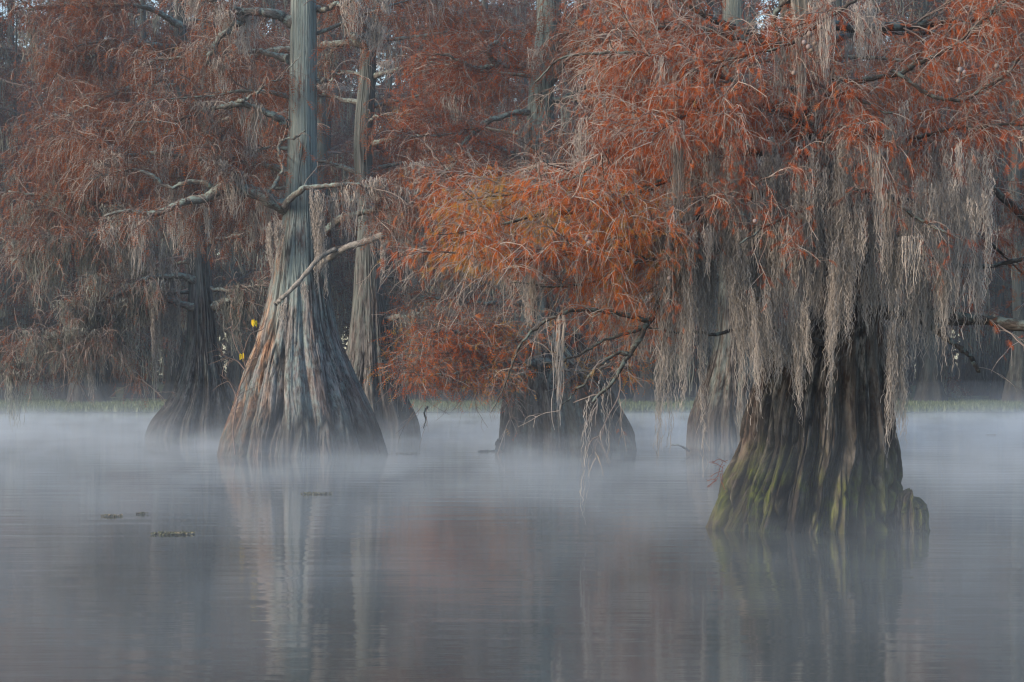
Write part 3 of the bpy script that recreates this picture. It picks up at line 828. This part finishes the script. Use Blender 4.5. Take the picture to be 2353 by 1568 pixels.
tree('tall pale grey cypress left of centre with wide flared base and sunlit left ridge', main_prof, DM, [5, 40, 75, 110, 150, 180, 203, 222, 246, 268, 292, 318, 340], 0.20, 4.6, M_main, main_limbs,
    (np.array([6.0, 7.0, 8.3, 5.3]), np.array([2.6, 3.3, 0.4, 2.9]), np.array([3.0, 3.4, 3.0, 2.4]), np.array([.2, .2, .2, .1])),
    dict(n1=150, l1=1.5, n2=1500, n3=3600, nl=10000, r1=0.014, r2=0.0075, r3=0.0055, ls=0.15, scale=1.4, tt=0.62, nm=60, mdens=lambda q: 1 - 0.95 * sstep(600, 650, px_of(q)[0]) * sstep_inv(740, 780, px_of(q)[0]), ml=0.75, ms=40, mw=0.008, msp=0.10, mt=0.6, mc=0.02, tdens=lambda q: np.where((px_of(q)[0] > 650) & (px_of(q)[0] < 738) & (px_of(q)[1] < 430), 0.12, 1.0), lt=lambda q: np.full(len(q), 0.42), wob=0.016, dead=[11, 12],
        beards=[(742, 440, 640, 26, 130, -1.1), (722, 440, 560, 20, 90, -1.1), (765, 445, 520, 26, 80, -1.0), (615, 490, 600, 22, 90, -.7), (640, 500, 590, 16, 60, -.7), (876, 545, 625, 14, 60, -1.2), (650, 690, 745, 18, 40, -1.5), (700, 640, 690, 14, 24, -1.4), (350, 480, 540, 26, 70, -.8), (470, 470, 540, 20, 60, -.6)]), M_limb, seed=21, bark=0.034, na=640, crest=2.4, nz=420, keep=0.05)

# --- the tree left behind it
D3 = 60.0
p3 = [(1012, 328, 560), (970, 343, 548), (925, 378, 535), (870, 404, 520), (800, 424, 500), (700, 431, 490), (610, 433, 478), (480, 428, 468), (350, 418, 455), (220, 408, 440), (100, 402, 430), (0, 400, 426), (-300, 396, 420), (-700, 400, 412)]
l3 = [
    ([(445, 645, -.2), (390, 640, -.5), (320, 650, -.7), (250, 690, -.9), (170, 720, -1)], 7, 2),
    ([(445, 705, -.3), (370, 692, -.6), (300, 722, -.9), (240, 745, -1), (130, 765, -1.1), (30, 800, -1.1)], 7, 2),
    ([(430, 105, 0), (370, 110, -.4), (300, 100, -.6), (220, 132, -.8), (120, 130, -1)], 8, 2),
    ([(430, 170, 0), (330, 200, -.4), (200, 250, -.8), (80, 300, -1)], 6, 2),
    ([(435, 300, 0), (340, 290, -.5), (240, 310, -.8), (90, 340, -1)], 7, 2),
    ([(440, 500, 0), (360, 500, -.5), (240, 530, -.8), (120, 560, -1), (30, 600, -1)], 7, 2),
    ([(480, 660, 0), (530, 665, -.5), (590, 655, -.8), (640, 670, -.8)], 5, 2),
    ([(485, 705, 0), (522, 697, -.4), (550, 690, -.5)], 10, 8),
    ([(470, 560, 0), (540, 540, -.5), (620, 520, -.8)], 6, 2),
    ([(440, 350, 0), (460, 300, -.6), (560, 270, -.9), (660, 260, -1)], 8, 3),
    ([(420, 60, 0), (330, 20, -.6), (200, 10, -.8), (60, 20, -1)], 7, 3),
    ([(430, 420, 0), (330, 420, .6), (180, 450, .8), (20, 440, .8)], 7, 2),
]
tree('cypress left behind the tall pale grey one, its drooping left boughs hung with grey moss', p3, D3, [0, 40, 80, 120, 160, 185, 215, 242, 266, 292, 318, 340], 0.28, 4.0, M_grey, l3,
    (np.array([3.6, 4.4, 5.0, 5.6, 6.4, 7.2, 8.0, 8.8, 9.6, 10.4]), np.array([3.4, 2.5, 0.5, 3.0, 2.8, 0.2, 3.7, 2.3, 3.2, 1.0]), np.array([3.6, 3.4, 2.6, 4.2, 4.2, 2.6, 4, 4, 4, 3]), np.full(10, 0.15)),
    dict(droop=0.75, n1=330, l1=2.0, n2=3600, n3=8500, nl=34000, r1=0.015, r2=0.008, r3=0.006, ls=0.17, scale=1.6, tt=0.55, nm=330, ml=0.85, ms=30, mw=0.010, msp=0.13, mt=0.48, mc=0.025,
         moss=M_mossg, tdens=lambda q: np.where((px_of(q)[0] > 418) & (px_of(q)[0] < 505) & (px_of(q)[1] > 590), 0.2, 1.0), dens=lambda q: 1 - 0.78 * sstep(470, 600, px_of(q)[1]), mdens=lambda q: (0.12 + 0.88 * sstep(330, 560, px_of(q)[1])) * np.where((px_of(q)[0] > 425) & (px_of(q)[0] < 500) & (px_of(q)[1] > 560), 0.05, 1.0), lt=lambda q: np.full(len(q), 0.40), wob=0.012,
         beards=[(200, 730, 880, 34, 130, -1), (222, 740, 850, 30, 100, -1), (355, 650, 860, 16, 90, -.9), (300, 640, 760, 30, 100, -.7), (330, 640, 780, 30, 110, -.6), (385, 640, 800, 34, 130, -.5), (402, 650, 800, 24, 80, -.3), (370, 650, 780, 30, 110, -.6), (260, 700, 800, 26, 80, -.9), (160, 770, 830, 20, 60, -1), (290, 560, 640, 18, 70, -.7), (345, 560, 650, 14, 60, -.7), (265, 590, 660, 18, 60, -.8), (430, 470, 600, 26, 90, -.7)]), M_limb, seed=31, bark=0.03, keep=0.15)

# --- the slim tree right behind it
D4 = 59.5
p4 = [(1013, 735, 968), (960, 748, 958), (900, 768, 930), (850, 785, 915), (800, 797, 902), (700, 810, 886), (600, 816, 876), (500, 822, 868), (420, 816, 858), (340, 812, 856), (260, 816, 860), (180, 824, 864), (100, 828, 866), (0, 832, 866), (-300, 830, 858), (-700, 832, 850)]
l4 = [
    ([(845, 108, -.1), (822, 88, -.3), (800, 50, -.4), (785, 10, -.5), (760, -40, -.6)], 10, 8),
    ([(850, 100, .2), (790, 97, .3), (700, 100, .5), (600, 118, .6), (500, 142, .6), (420, 130, .5)], 9, 5),
    ([(790, 98, .3), (760, 120, .3), (735, 150, .3)], 4, 2),
    ([(858, 30, 0), (880, 5, -.3), (930, -40, -.5)], 8, 5),
    ([(850, 180, 0), (930, 150, -.6), (1030, 130, -1), (1110, 140, -1.2)], 6, 2),
    ([(845, 330, 0), (920, 320, -.6), (1020, 330, -1), (1120, 360, -1.2)], 6, 2),
    ([(845, 280, -.1), (880, 265, -.5), (950, 260, -.6)], 3, 1.5),
    ([(850, 480, 0), (930, 500, -.4), (1010, 520, -.8)], 6, 2),
    ([(880, 735, 0), (940, 725, -.5), (1010, 712, -.9), (1060, 725, -1)], 6, 2),
    ([(850, 410, 0), (760, 380, .4), (660, 390, .4), (560, 420, .4)], 6, 2),
    ([(840, 240, 0), (770, 220, .4), (640, 210, .6), (520, 180, .6)], 6, 2),
]
def t4_tint(q):
    x, y = px_of(q)
    return 0.42 + 0.5 * np.exp(-((x - 905) / 55) ** 2 - ((y - 255) / 35) ** 2)
tree('slim cypress with a bent bare trunk right behind the tall pale grey one', p4, D4, [0, 45, 90, 140, 180, 215, 245, 275, 305, 332], 0.30, 4.6, M_grey, l4,
    (np.array([4.0, 5.0, 5.8, 6.6, 7.4, 8.2, 9.0, 9.8, 10.6]), np.array([0.4, 0.9, 2.6, 0.2, 1.4, 0.6, 2.8, 0.1, 0.8]), np.array([3, 3.6, 3, 4, 3.6, 4, 3.2, 4, 4]), np.full(9, 0.15)),
    dict(n1=230, l1=1.9, n2=2400, n3=5600, nl=24000, r1=0.014, r2=0.0075, r3=0.0055, ls=0.17, scale=1.6, tt=0.5, nm=170, ml=0.85, ms=30, mw=0.010, msp=0.12, mt=0.5, mc=0.025,
         moss=M_mossg, dens=lambda q: 1 - 0.6 * sstep(560, 680, px_of(q)[1]), tdens=lambda q: np.where((px_of(q)[0] > 790) & (px_of(q)[0] < 900) & (px_of(q)[1] > 400), 0.25, 1.0), mdens=lambda q: (0.10 + 0.9 * sstep(350, 560, px_of(q)[1])) * np.where((px_of(q)[0] > 775) & (px_of(q)[0] < 905), 0.06, 1.0), lt=t4_tint, wob=0.012), M_limb, seed=41, bark=0.028, keep=0.1)

# --- the tree at the centre
D5 = 50.6
p5 = [(1040, 1138, 1464), (990, 1144, 1452), (940, 1150, 1430), (890, 1158, 1405), (845, 1172, 1375), (800, 1188, 1330), (740, 1196, 1296), (660, 1200, 1278), (560, 1204, 1270), (450, 1208, 1268), (330, 1208, 1266), (220, 1214, 1272), (120, 1226, 1282), (0, 1234, 1290), (-300, 1240, 1288), (-700, 1246, 1276)]
l5 = [
    ([(1230, 256, 0), (1180, 258, -.4), (1130, 272, -.7), (1085, 305, -.8), (1030, 370, -.9), (975, 425, -.9), (900, 470, -.9)], 7, 3),
    ([(1130, 272, -.7), (1080, 300, -.8), (1000, 310, -.9), (930, 320, -1)], 4, 1.5),
    ([(1225, 150, 0), (1150, 145, -.4), (1120, 115, -.6), (1140, 95, -.6), (1160, 110, -.6), (1190, 140, -.5)], 7, 4),
    ([(1150, 145, -.4), (1090, 160, -.6), (1050, 145, -.7), (1000, 125, -.8)], 6, 2),
    ([(1225, 350, 0), (1190, 358, -.3), (1140, 340, -.5), (1100, 320, -.6)], 7, 3),
    ([(1245, 835, -.9), (1180, 832, -1.6), (1110, 846, -2.6), (1030, 858, -3.2), (950, 862, -3.6)], 8, 2),
    ([(1220, 790, -.6), (1150, 765, -1.5), (1090, 760, -2.2), (1020, 765, -2.8), (965, 758, -3.2)], 6, 1.5),
    ([(1215, 770, -.3), (1130, 800, -1.6), (1050, 804, -2.4), (985, 815, -2.9)], 6, 1.5),
    ([(1255, 830, -.9), (1300, 850, -1.5), (1370, 850, -1.8), (1440, 830, -1.9)], 5, 1.5),
    ([(1215, 700, -.1), (1130, 700, -.6), (1050, 690, -.8), (960, 680, -.9)], 6, 2),
    ([(1265, 640, 0), (1350, 650, -.5), (1450, 690, -.8), (1540, 720, -.9)], 7, 2),
    ([(1260, 420, 0), (1340, 400, -.4), (1440, 420, -.8), (1540, 470, -1)], 7, 2),
    ([(1265, 230, 0), (1340, 230, -.4), (1430, 250, -.7), (1540, 300, -1)], 8, 3),
    ([(1270, 180, 0), (1320, 110, -.4), (1400, 90, -.7), (1500, 100, -1)], 8, 3),
    ([(1275, 90, 0), (1310, 60, -.2), (1330, 20, -.3), (1320, -40, -.3)], 9, 6),
    ([(1225, 560, 0), (1150, 560, -.5), (1060, 600, -.8), (980, 620, -.9)], 6, 2),
]
def t5_tint(q):
    x, y = px_of(q)
    return 0.36 + 0.32 * sstep(640, 740, y) + 0.3 * (rng.uniform(size=len(q)) < 0.12) * sstep(640, 740, y) + 0.45 * np.exp(-((x - 1310) / 90) ** 2 - ((y - 840) / 35) ** 2)
tree('centre cypress with lichened trunk, fanned dark base and feathery rust boughs low on its left', p5, D5, [0, 30, 62, 95, 130, 160, 183, 200, 222, 243, 262, 283, 305, 322, 343], 0.24, 2.6, M_lich, l5,
    (np.array([4.8, 5.4, 6.0, 6.6, 7.2, 7.8, 8.6]), np.array([2.4, 3.4, 0.8, 2.9, 0.2, 3.2, 1.2]), np.array([3.2, 2.6, 3.2, 3, 3.2, 3, 3]), np.full(7, 0.15)),
    dict(n1=330, l1=1.3, n2=3400, n3=7000, nl=38000, r1=0.012, r2=0.0065, r3=0.0048, ls=0.145, scale=1.4, tt=0.6, nm=260, ml=0.8, ms=30, mw=0.008, msp=0.11, mt=0.52, mc=0.022,
         dens=lambda q: 0.75 - 0.55 * sstep(560, 610, px_of(q)[1]) * sstep_inv(730, 765, px_of(q)[1]) - 0.25 * sstep(730, 765, px_of(q)[1]) - 0.45 * sstep(890, 930, px_of(q)[1]), mdens=lambda q: 0.10 + 0.9 * np.exp(-((px_of(q)[1] - 520) / 150) ** 2), lt=t5_tint, wob=0.01, droop=0.25, rise=0.2, hang=0.3, flat=0.2, leaf=M_leaf, tdens=lambda q: np.where((px_of(q)[0] > 1195) & (px_of(q)[0] < 1285) & (px_of(q)[1] > 110) & (px_of(q)[1] < 440), 0.35, 1.0) * (1 - 0.1 * sstep(690, 740, px_of(q)[1])), dup=[5, 6],
         beards=[(1200, 280, 420, 26, 120, -.5), (1215, 560, 740, 32, 150, -.8), (1050, 600, 760, 30, 130, -.8), (1080, 600, 720, 20, 80, -.8), (1020, 600, 690, 26, 90, -.8), (985, 540, 640, 30, 100, -.9), (940, 500, 640, 34, 110, -.9), (1110, 560, 660, 26, 90, -.6), (1240, 740, 850, 18, 60, -1.2), (1420, 690, 800, 20, 60, -.7), (1480, 700, 790, 18, 60, -.8)]), M_limb, seed=51, bark=0.032, keep=0.08)
# its broken-off second stem
mb, _a, _r = trunk_mesh([(900, 1310, 1400), (850, 1306, 1380), (800, 1298, 1350), (768, 1308, 1338)], D5 - 0.1, [0, 60, 120, 180, 220, 260, 300, 330], 0.3, 6.0, na=160, nz=60, seed=55, bark=0.02)
mb.v[0] = mb.v[0][:]
stump = mb.obj('broken_stem', M_dark, bpy.data.objects['bald_cypress.004'])

# --- the tree half hidden behind the near one
D6 = 48.8
p6 = [(1045, 1574, 1800), (990, 1578, 1795), (960, 1582, 1790), (900, 1604, 1775), (850, 1622, 1760), (780, 1640, 1745), (700, 1648, 1735), (550, 1652, 1725), (400, 1654, 1720), (200, 1658, 1716), (0, 1660, 1712), (-300, 1662, 1706), (-700, 1666, 1700)]
l6 = [
    ([(1650, 640, 0), (1580, 640, -.4), (1500, 670, -.7), (1420, 700, -.8)], 7, 2),
    ([(1650, 500, 0), (1560, 500, -.4), (1450, 520, -.7)], 7, 2),
    ([(1720, 560, 0), (1830, 540, .4), (1960, 560, .6), (2100, 600, .6)], 7, 2),
    ([(1710, 350, 0), (1850, 330, .4), (2000, 330, .6), (2200, 360, .6)], 8, 2),
    ([(1655, 300, 0), (1560, 280, .4), (1430, 300, .6), (1300, 330, .6)], 8, 2),
    ([(1700, 150, 0), (1850, 130, .4), (2050, 140, .6), (2250, 160, .6)], 8, 2),
    ([(1660, 100, 0), (1560, 80, .4), (1420, 60, .6), (1280, 80, .6)], 8, 2),
    ([(1720, 720, 0), (1800, 740, .4), (1900, 760, .6)], 7, 2),
]
tree('cypress half hidden behind the nearest one, its brown base showing beside the mossy base', p6, D6, [0, 40, 80, 120, 160, 186, 208, 232, 256, 280, 310, 335], 0.24, 3.0, M_dark, l6,
    (np.array([3.6, 4.4, 5.2, 6.0, 6.8, 7.6, 8.4]), np.array([2.8, 0.4, 2.4, 0.0, 0.6, 2.9, 3.4]), np.array([3, 3.6, 3.2, 4.2, 4, 3.6, 3.2]), np.full(7, 0.15)),
    dict(n1=230, l1=1.8, n2=2300, n3=5200, nl=24000, r1=0.012, r2=0.0065, r3=0.0048, ls=0.15, scale=1.5, tt=0.5, nm=190, ml=0.85, ms=30, mw=0.008, msp=0.11, mt=0.5, mc=0.022,
         mdens=lambda q: 0.25 + 0.75 * sstep(300, 500, px_of(q)[1]), lt=lambda q: np.full(len(q), 0.45), wob=0.01), M_limbd, seed=61, bark=0.03, keep=0.15)

# --- the forest beyond the bank
def far_tree(seed, h, r, crown_low):
    """one cypress of the far forest, built at the origin: flared trunk, limbs, leaf sprays, hanging moss"""
    global rng
    keep_rng = rng
    rng = np.random.default_rng(seed)
    root = thing('forest_cypress', (0, 0, 0), '', 'cypress tree', 'cypresses of the misty forest beyond the weedy bank')
    z = np.array([-0.2, 0.3, 1.0, 2.0, 3.5, 6, 10, 15, h])
    R = r * np.array([2.5, 2.2, 1.65, 1.3, 1.1, 1.0, 0.85, 0.65, 0.12])
    lean = np.cumsum(rng.normal(0, 0.10, (len(z), 2)), 0)
    th = np.linspace(0, 2 * math.pi, 36, endpoint=False)
    gz = np.linspace(-0.2, h, 60)
    gr = np.interp(gz, z, R); gx = np.interp(gz, z, lean[:, 0]); gy = np.interp(gz, z, lean[:, 1])
    T, Z = np.meshgrid(th, gz)
    rr = gr[:, None] * (1 + 0.16 * np.cos(7 * T + 1.3 * np.sin(2 * T)) * (1 - sstep(0, 5, Z)) + 0.05 * rng.normal(size=T.shape))
    v = np.stack([gx[:, None] + rr * np.cos(T), gy[:, None] + rr * np.sin(T), Z], -1)
    idx = np.arange(60 * 36).reshape(60, 36)
    f = np.stack([idx[:-1], np.roll(idx[:-1], -1, 1), np.roll(idx[1:], -1, 1), idx[1:]], -1).reshape(-1, 4)
    mb = MB(); mb.add(v, f, 0.5, np.stack([np.cos(T) * gr[:, None], np.sin(T) * gr[:, None], Z], -1).reshape(-1, 3))
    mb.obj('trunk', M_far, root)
    nl = 26
    zz = rng.uniform(crown_low, h * 0.93, nl)
    az = rng.uniform(0, 6.283, nl)
    ll = rng.uniform(0.7, 1.25, nl) * (3.9 - 2.4 * (zz / h) ** 2)
    p0 = np.stack([np.interp(zz, gz, gx), np.interp(zz, gz, gy), zz], -1)
    b0 = grow(p0, np.stack([np.cos(az), np.sin(az), rng.uniform(0.0, 0.4, nl)], -1), ll, 12, 0.12, 0.5, 0.0)
    mb = MB(); tubes(mb, b0, np.linspace(0.085, 0.02, 12)[None] * rng.uniform(0.6, 1.2, (nl, 1)), 5, 0.35)
    n1 = 150
    p, t, i, tt = along(b0, n1, 0.15, 1.0)
    b1 = grow(p, fork(t, rng.uniform(0.5, 1.2, n1), 0.25), rng.uniform(0.5, 1.8, n1), 8, 0.15, rng.uniform(0.1, 0.8, n1))
    tubes(mb, b1, 0.020 * np.linspace(1, 0.4, 8)[None], 3, rng.uniform(0.1, 0.6, n1))
    n2 = 1500
    p, t, i, tt = along(b1, n2, 0.1, 1.0)
    b2 = grow(p, fork(t, rng.uniform(0.4, 1.2, n2), 0.6), rng.uniform(0.3, 0.9, n2), 5, 0.2, rng.uniform(0.3, 2.2, n2))
    tubes(mb, b2, 0.010 * np.linspace(1, 0.5, 5)[None], 3, rng.uniform(0.1, 0.7, n2))
    o = mb.obj('branches', M_twig, root); o['kind'] = 'stuff'
    n3 = 9000
    p, t, i, tt = along(b2, n3, 0.0, 1.0)
    d = fork(t, rng.uniform(0.3, 1.2, n3), 0.8); d[:, 2] -= rng.uniform(0.2, 1.4, n3)
    mb = MB()
    cl = np.sin(p @ np.array([1.1, 0.7, 1.2])) * np.sin(p @ np.array([-0.7, 1.3, 1.6]))
    fronds(mb, T_FAR, p, d, rng.uniform(0.22, 0.5, n3), np.clip(0.38 + 0.2 * cl + rng.normal(0, 0.13, n3), 0, 1), 1.25)
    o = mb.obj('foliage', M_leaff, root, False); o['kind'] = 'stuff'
    nm = 330
    p, t, i, tt = along(np.concatenate([np.stack([spline(x, 8) for x in b0]), b1]), nm, 0.1, 1.0)
    mb = MB()
    pw = np.where(p[:, 2] < 10, 1.0, 0.45)
    ok = rng.uniform(size=nm) < pw
    p = p[ok]; m = len(p)
    moss_beards(mb, p, rng.uniform(0.5, 2.6, m), rng.integers(5, 14, m), 0.024, 0.16, rng.uniform(0.15, 0.7, m), 9, 0.03)
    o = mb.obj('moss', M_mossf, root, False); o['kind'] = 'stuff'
    rng = keep_rng
    return root

M_far = bark_material('bark far', (0.02, 0.022, 0.022), (0.05, 0.052, 0.050), (0.11, 0.115, 0.11), (0.10, 0.14, 0.13), 0.4, 1.0, (0.05, 0.045, 0.04))  # bark colour lowered to stand for the shade deep in the forest
kinds = [far_tree(101, 25, 0.34, 3.0), far_tree(102, 23, 0.26, 4.0), far_tree(103, 27, 0.42, 3.4), far_tree(104, 21, 0.22, 2.4), far_tree(105, 25, 0.30, 4.6)]
words = ['broad far cypress with low moss hung boughs in the misty forest beyond the bank', 'slender far cypress in the misty forest beyond the weedy bank',
         'thick trunked far cypress in the misty forest beyond the weedy bank', 'small far cypress with very low boughs in the misty forest beyond the bank', 'straight far cypress with high boughs in the misty forest beyond the bank']
spots = []
row_y = [(119, 4.6), (127, 4.8), (136, 5.0), (146, 5.2), (158, 5.6), (172, 6.2), (190, 7.0)]
for ry, dx in row_y:
    half = ry * 0.24 + 9
    n = int(2 * half / dx)
    for i in range(n):
        spots.append((-half + (i + 0.5) * dx + rng.normal(0, dx * 0.25), ry + rng.normal(0, 2.2)))
first = set()
for j, (x, y) in enumerate(spots):
    k = int(rng.integers(0, 5))
    zb = np.interp(y, [99, 126, 300], [0.08, 0.25, 1.0]) - 0.1
    s = rng.uniform(0.85, 1.15) * float(np.clip(y / 138, 0.95, 1.45))
    rz = rng.uniform(0, 6.283)
    o = kinds[k]
    if k not in first:
        first.add(k)
        o.location = (x, y, zb); o.rotation_euler = (0, 0, rz); o.scale = (s, s, s * rng.uniform(0.9, 1.1))
        o['label'] = words[k]
    else:
        copy_tree(o, (x, y, zb), rz, (s, s, s * rng.uniform(0.9, 1.1)), words[k])

def far_woods():
    """the unbroken wood behind the last trees one can tell apart"""
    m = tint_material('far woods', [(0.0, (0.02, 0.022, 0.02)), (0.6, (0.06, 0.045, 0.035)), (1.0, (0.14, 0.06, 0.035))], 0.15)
    mb = MB()
    N = 110000
    p = np.stack([rng.uniform(-85, 85, N), rng.uniform(204, 250, N), 0.6 + 40 * rng.beta(1.0, 1.1, N)], -1)
    hole = vnoise((p[:, 0] / 170) % 1.0, np.clip(p[:, 2] / 42, 0, 1), 40, 9, 5)
    p = p[(hole < np.where(p[:, 0] < -38, 0.35, 1.1)) | (p[:, 2] < 9)]
    d = rng.normal(size=p.shape); d[:, 2] -= 0.8
    fronds(mb, T_FAR, p, d, rng.uniform(0.8, 2.2, len(p)), rng.beta(1.5, 2.2, len(p)), 1.5)
    n = 150
    q = np.stack([rng.uniform(-80, 80, n), rng.uniform(200, 245, n), np.zeros(n)], -1)
    tubes(mb, grow(q, np.tile([0, 0, 1.0], (n, 1)), 26, 10, 0.02, 0), np.linspace(0.5, 0.15, 10)[None], 7, 0.1)
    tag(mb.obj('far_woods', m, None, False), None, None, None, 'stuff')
far_woods()

# ---------------------------------------------------------------- small things
def knee():
    d = 24.6
    mb, a, b = trunk_mesh([(1228, 2050, 2138), (1180, 2052, 2134), (1150, 2054, 2131), (1130, 2058, 2129), (1119, 2066, 2124), (1111, 2078, 2114), (1108, 2090, 2100)], d, [0, 50, 100, 150, 200, 235, 270, 300, 330], 0.35, 1.6, na=220, nz=120, seed=77, bark=0.022, keep=0.6)
    v = mb.v[0]
    a = np.arctan2(v[:, 1] - v[:, 1].mean(), v[:, 0] - v[:, 0].mean()) / (2 * math.pi) % 1
    v[:, 2] -= sstep(0.18, 0.45, v[:, 2]) * (0.06 + 0.10 * vnoise(a, a * 0 + 0.3, 9, 3, 4) + 0.08 * (v[:, 0] > v[:, 0].mean()))
    o = mb.obj('cypress_knee', M_near)
    tag(o, 'short broken cypress knee against the right foot of the mossy trunk', 'cypress knee')
knee()

def leaf_patch(px, py, w, n, label, tint):
    d = F * CH / (py - HY)
    c = P(px, py, d); c[2] = 0.006
    W = w / F * d / 2
    p = c + np.stack([rng.normal(0, W * 0.5, n).clip(-W, W), rng.normal(0, W * 0.35, n), rng.uniform(0, 0.012, n)], -1)
    a = rng.uniform(0, 6.283, n)
    r = rng.uniform(0.012, 0.035, n)
    k = 7
    th = np.linspace(0, 2 * math.pi, k, endpoint=False)
    x = np.cos(th)[None] * r[:, None]; y = np.sin(th)[None] * r[:, None] * 0.6
    z = 0.010 * np.cos(2 * th)[None] * rng.uniform(0, 2, (n, 1))
    v = p[:, None] + np.stack([x * np.cos(a)[:, None] - y * np.sin(a)[:, None], x * np.sin(a)[:, None] + y * np.cos(a)[:, None], z], -1)
    mb = MB(); mb.add(v, np.arange(n * k).reshape(n, k), np.repeat(np.clip(rng.normal(tint, 0.25, n), 0, 1), k))
    tag(mb.obj('floating_leaves', M_float, None, False), label, 'floating leaves', 'leaf rafts floating on the water')
leaf_patch(398, 1228, 92, 120, 'widest raft of green and brown leaves floating in front of the pale tree', 0.55)
leaf_patch(727, 1136, 66, 70, 'narrow raft of leaves floating just in front of the wide flared base', 0.4)
leaf_patch(258, 1187, 56, 40, 'thin pale line of floating leaves beside a small brown clump', 0.8)
leaf_patch(328, 1182, 24, 26, 'small brown clump of floating leaves', 0.15)
leaf_patch(930, 1043, 70, 60, 'faint line of leaves floating at the foot of the slim bent cypress', 0.5)
leaf_patch(2275, 1000, 24, 24, 'dark leaf scrap on the water at the far right', 0.1)

def driftwood(pts, d, r0, r1, name, label, cat, mat=M_limbd):
    s = limb_pts([(x, y, dd) for x, y, dd in pts], d, 40, 0.003)
    o = limb_obj(None, s, r0, r1, mat)
    o.name = name
    tag(o, label, cat)
driftwood([(1098, 1038, 0), (1115, 1037, 0), (1135, 1037, 0.2), (1150, 1036, 0.4)], 49.6, 0.02, 0.03, 'driftwood', 'short dark driftwood stick lying in the water left of the centre trunk', 'driftwood')
driftwood([(1146, 1044, 0), (1145, 1028, 0), (1147, 1012, 0.1)], 50.0, 0.10, 0.05, 'cypress_knee', 'small knob of wood standing at the left foot of the centre trunk', 'cypress knee', M_dark)
driftwood([(1542, 1024, 0), (1558, 1023, 0), (1572, 1030, 0.1), (1584, 1036, .3)], 48.0, 0.012, 0.025, 'dead_twig', 'thin dead twig poking from the water beside the half hidden brown trunk', 'twig')
driftwood([(972, 985, 0), (980, 965, 0), (976, 950, 0), (982, 935, .2)], 49.0, 0.012, 0.02, 'dead_twig', 'hooked dead twig hanging above the water left of the centre trunk', 'twig')

def sapling():
    d = 45.6
    root = thing('sapling', P(536, 1010, d) * np.array([1, 1, 0]), 'thin bare reddish sapling with two yellow leaves at the left edge of the pale trunk', 'sapling')
    mb = MB()
    stems = []
    for pts in ([(540, 1045), (536, 980), (550, 900), (563, 850), (560, 810), (548, 770)], [(556, 880), (575, 840), (590, 800), (580, 750)], [(563, 850), (545, 830), (520, 820), (500, 800)], [(560, 810), (575, 770), (600, 760)], [(545, 915), (528, 880), (505, 860)], [(560, 830), (540, 790), (530, 750)]):
        stems.append(spline(np.array([P(x, y, d + rng.normal(0, .06)) for x, y in pts]), 24))
    S = np.stack(stems)
    tubes(mb, S, np.linspace(0.016, 0.006, 24)[None], 5, 0.4)
    p, t, i, tt = along(S, 70, 0.3, 1.0)
    tw = grow(p, fork(t, rng.uniform(0.4, 1.1, 70), 0.8), rng.uniform(0.15, 0.45, 70), 6, 0.2, 0.2)
    tubes(mb, tw, np.linspace(0.007, 0.004, 6)[None], 3, rng.uniform(0.3, 0.6, 70))
    mb.obj('stem', M_twig, root)
    for x, y, n in ((585, 742, 5), (556, 820, 4)):
        mb = MB()
        c = P(x, y, d - 0.1)
        k = 8
        th = np.linspace(0, 2 * math.pi, k, endpoint=False)
        for _ in range(n):
            q = c + rng.normal(0, 0.022, 3)
            a = rng.uniform(0, 6.28)
            w = np.array([math.cos(a), math.sin(a), 0])
            v = q + 0.028 * np.cos(th)[:, None] * w + np.stack([0 * th, 0.02 * np.cos(2 * th), 0.06 * np.sin(th)], -1)
            mb.add(v, np.arange(k)[None], rng.uniform())
        mb.obj('leaf', M_yellow, root, False)
sapling()

def dry_fern():
    d = 24.2
    root = thing('dry_fern', P(1665, 1060, d), 'dry brown fern sprig clinging to the left side of the mossy trunk', 'fern')
    mb = MB()
    p0 = np.array([P(1672 - i * 3.2, 1058 + i * 6, d + 0.25) for i in range(9)])
    st = grow(p0, np.stack([rng.uniform(-1, -0.3, 9), rng.uniform(-0.6, 0.1, 9), rng.uniform(-0.5, 0.5, 9)], -1), rng.uniform(0.10, 0.26, 9), 9, 0.22, 0.6)
    tubes(mb, st, 0.003, 3, 0.25)
    p, t, i, tt = along(st, 120, 0.2, 1.0)
    fronds(mb, T_MID, p, fork(t, 0.9, 0.9), rng.uniform(0.015, 0.04, 120), rng.uniform(0, 0.15, 120))
    mb.obj('fronds', M_leaf, root, False)
dry_fern()

haze()
print('POLYS', sum(len(o.data.polygons) for o in sc.objects if o.type == 'MESH'), 'unique', sum(len(m.polygons) for m in bpy.data.meshes))
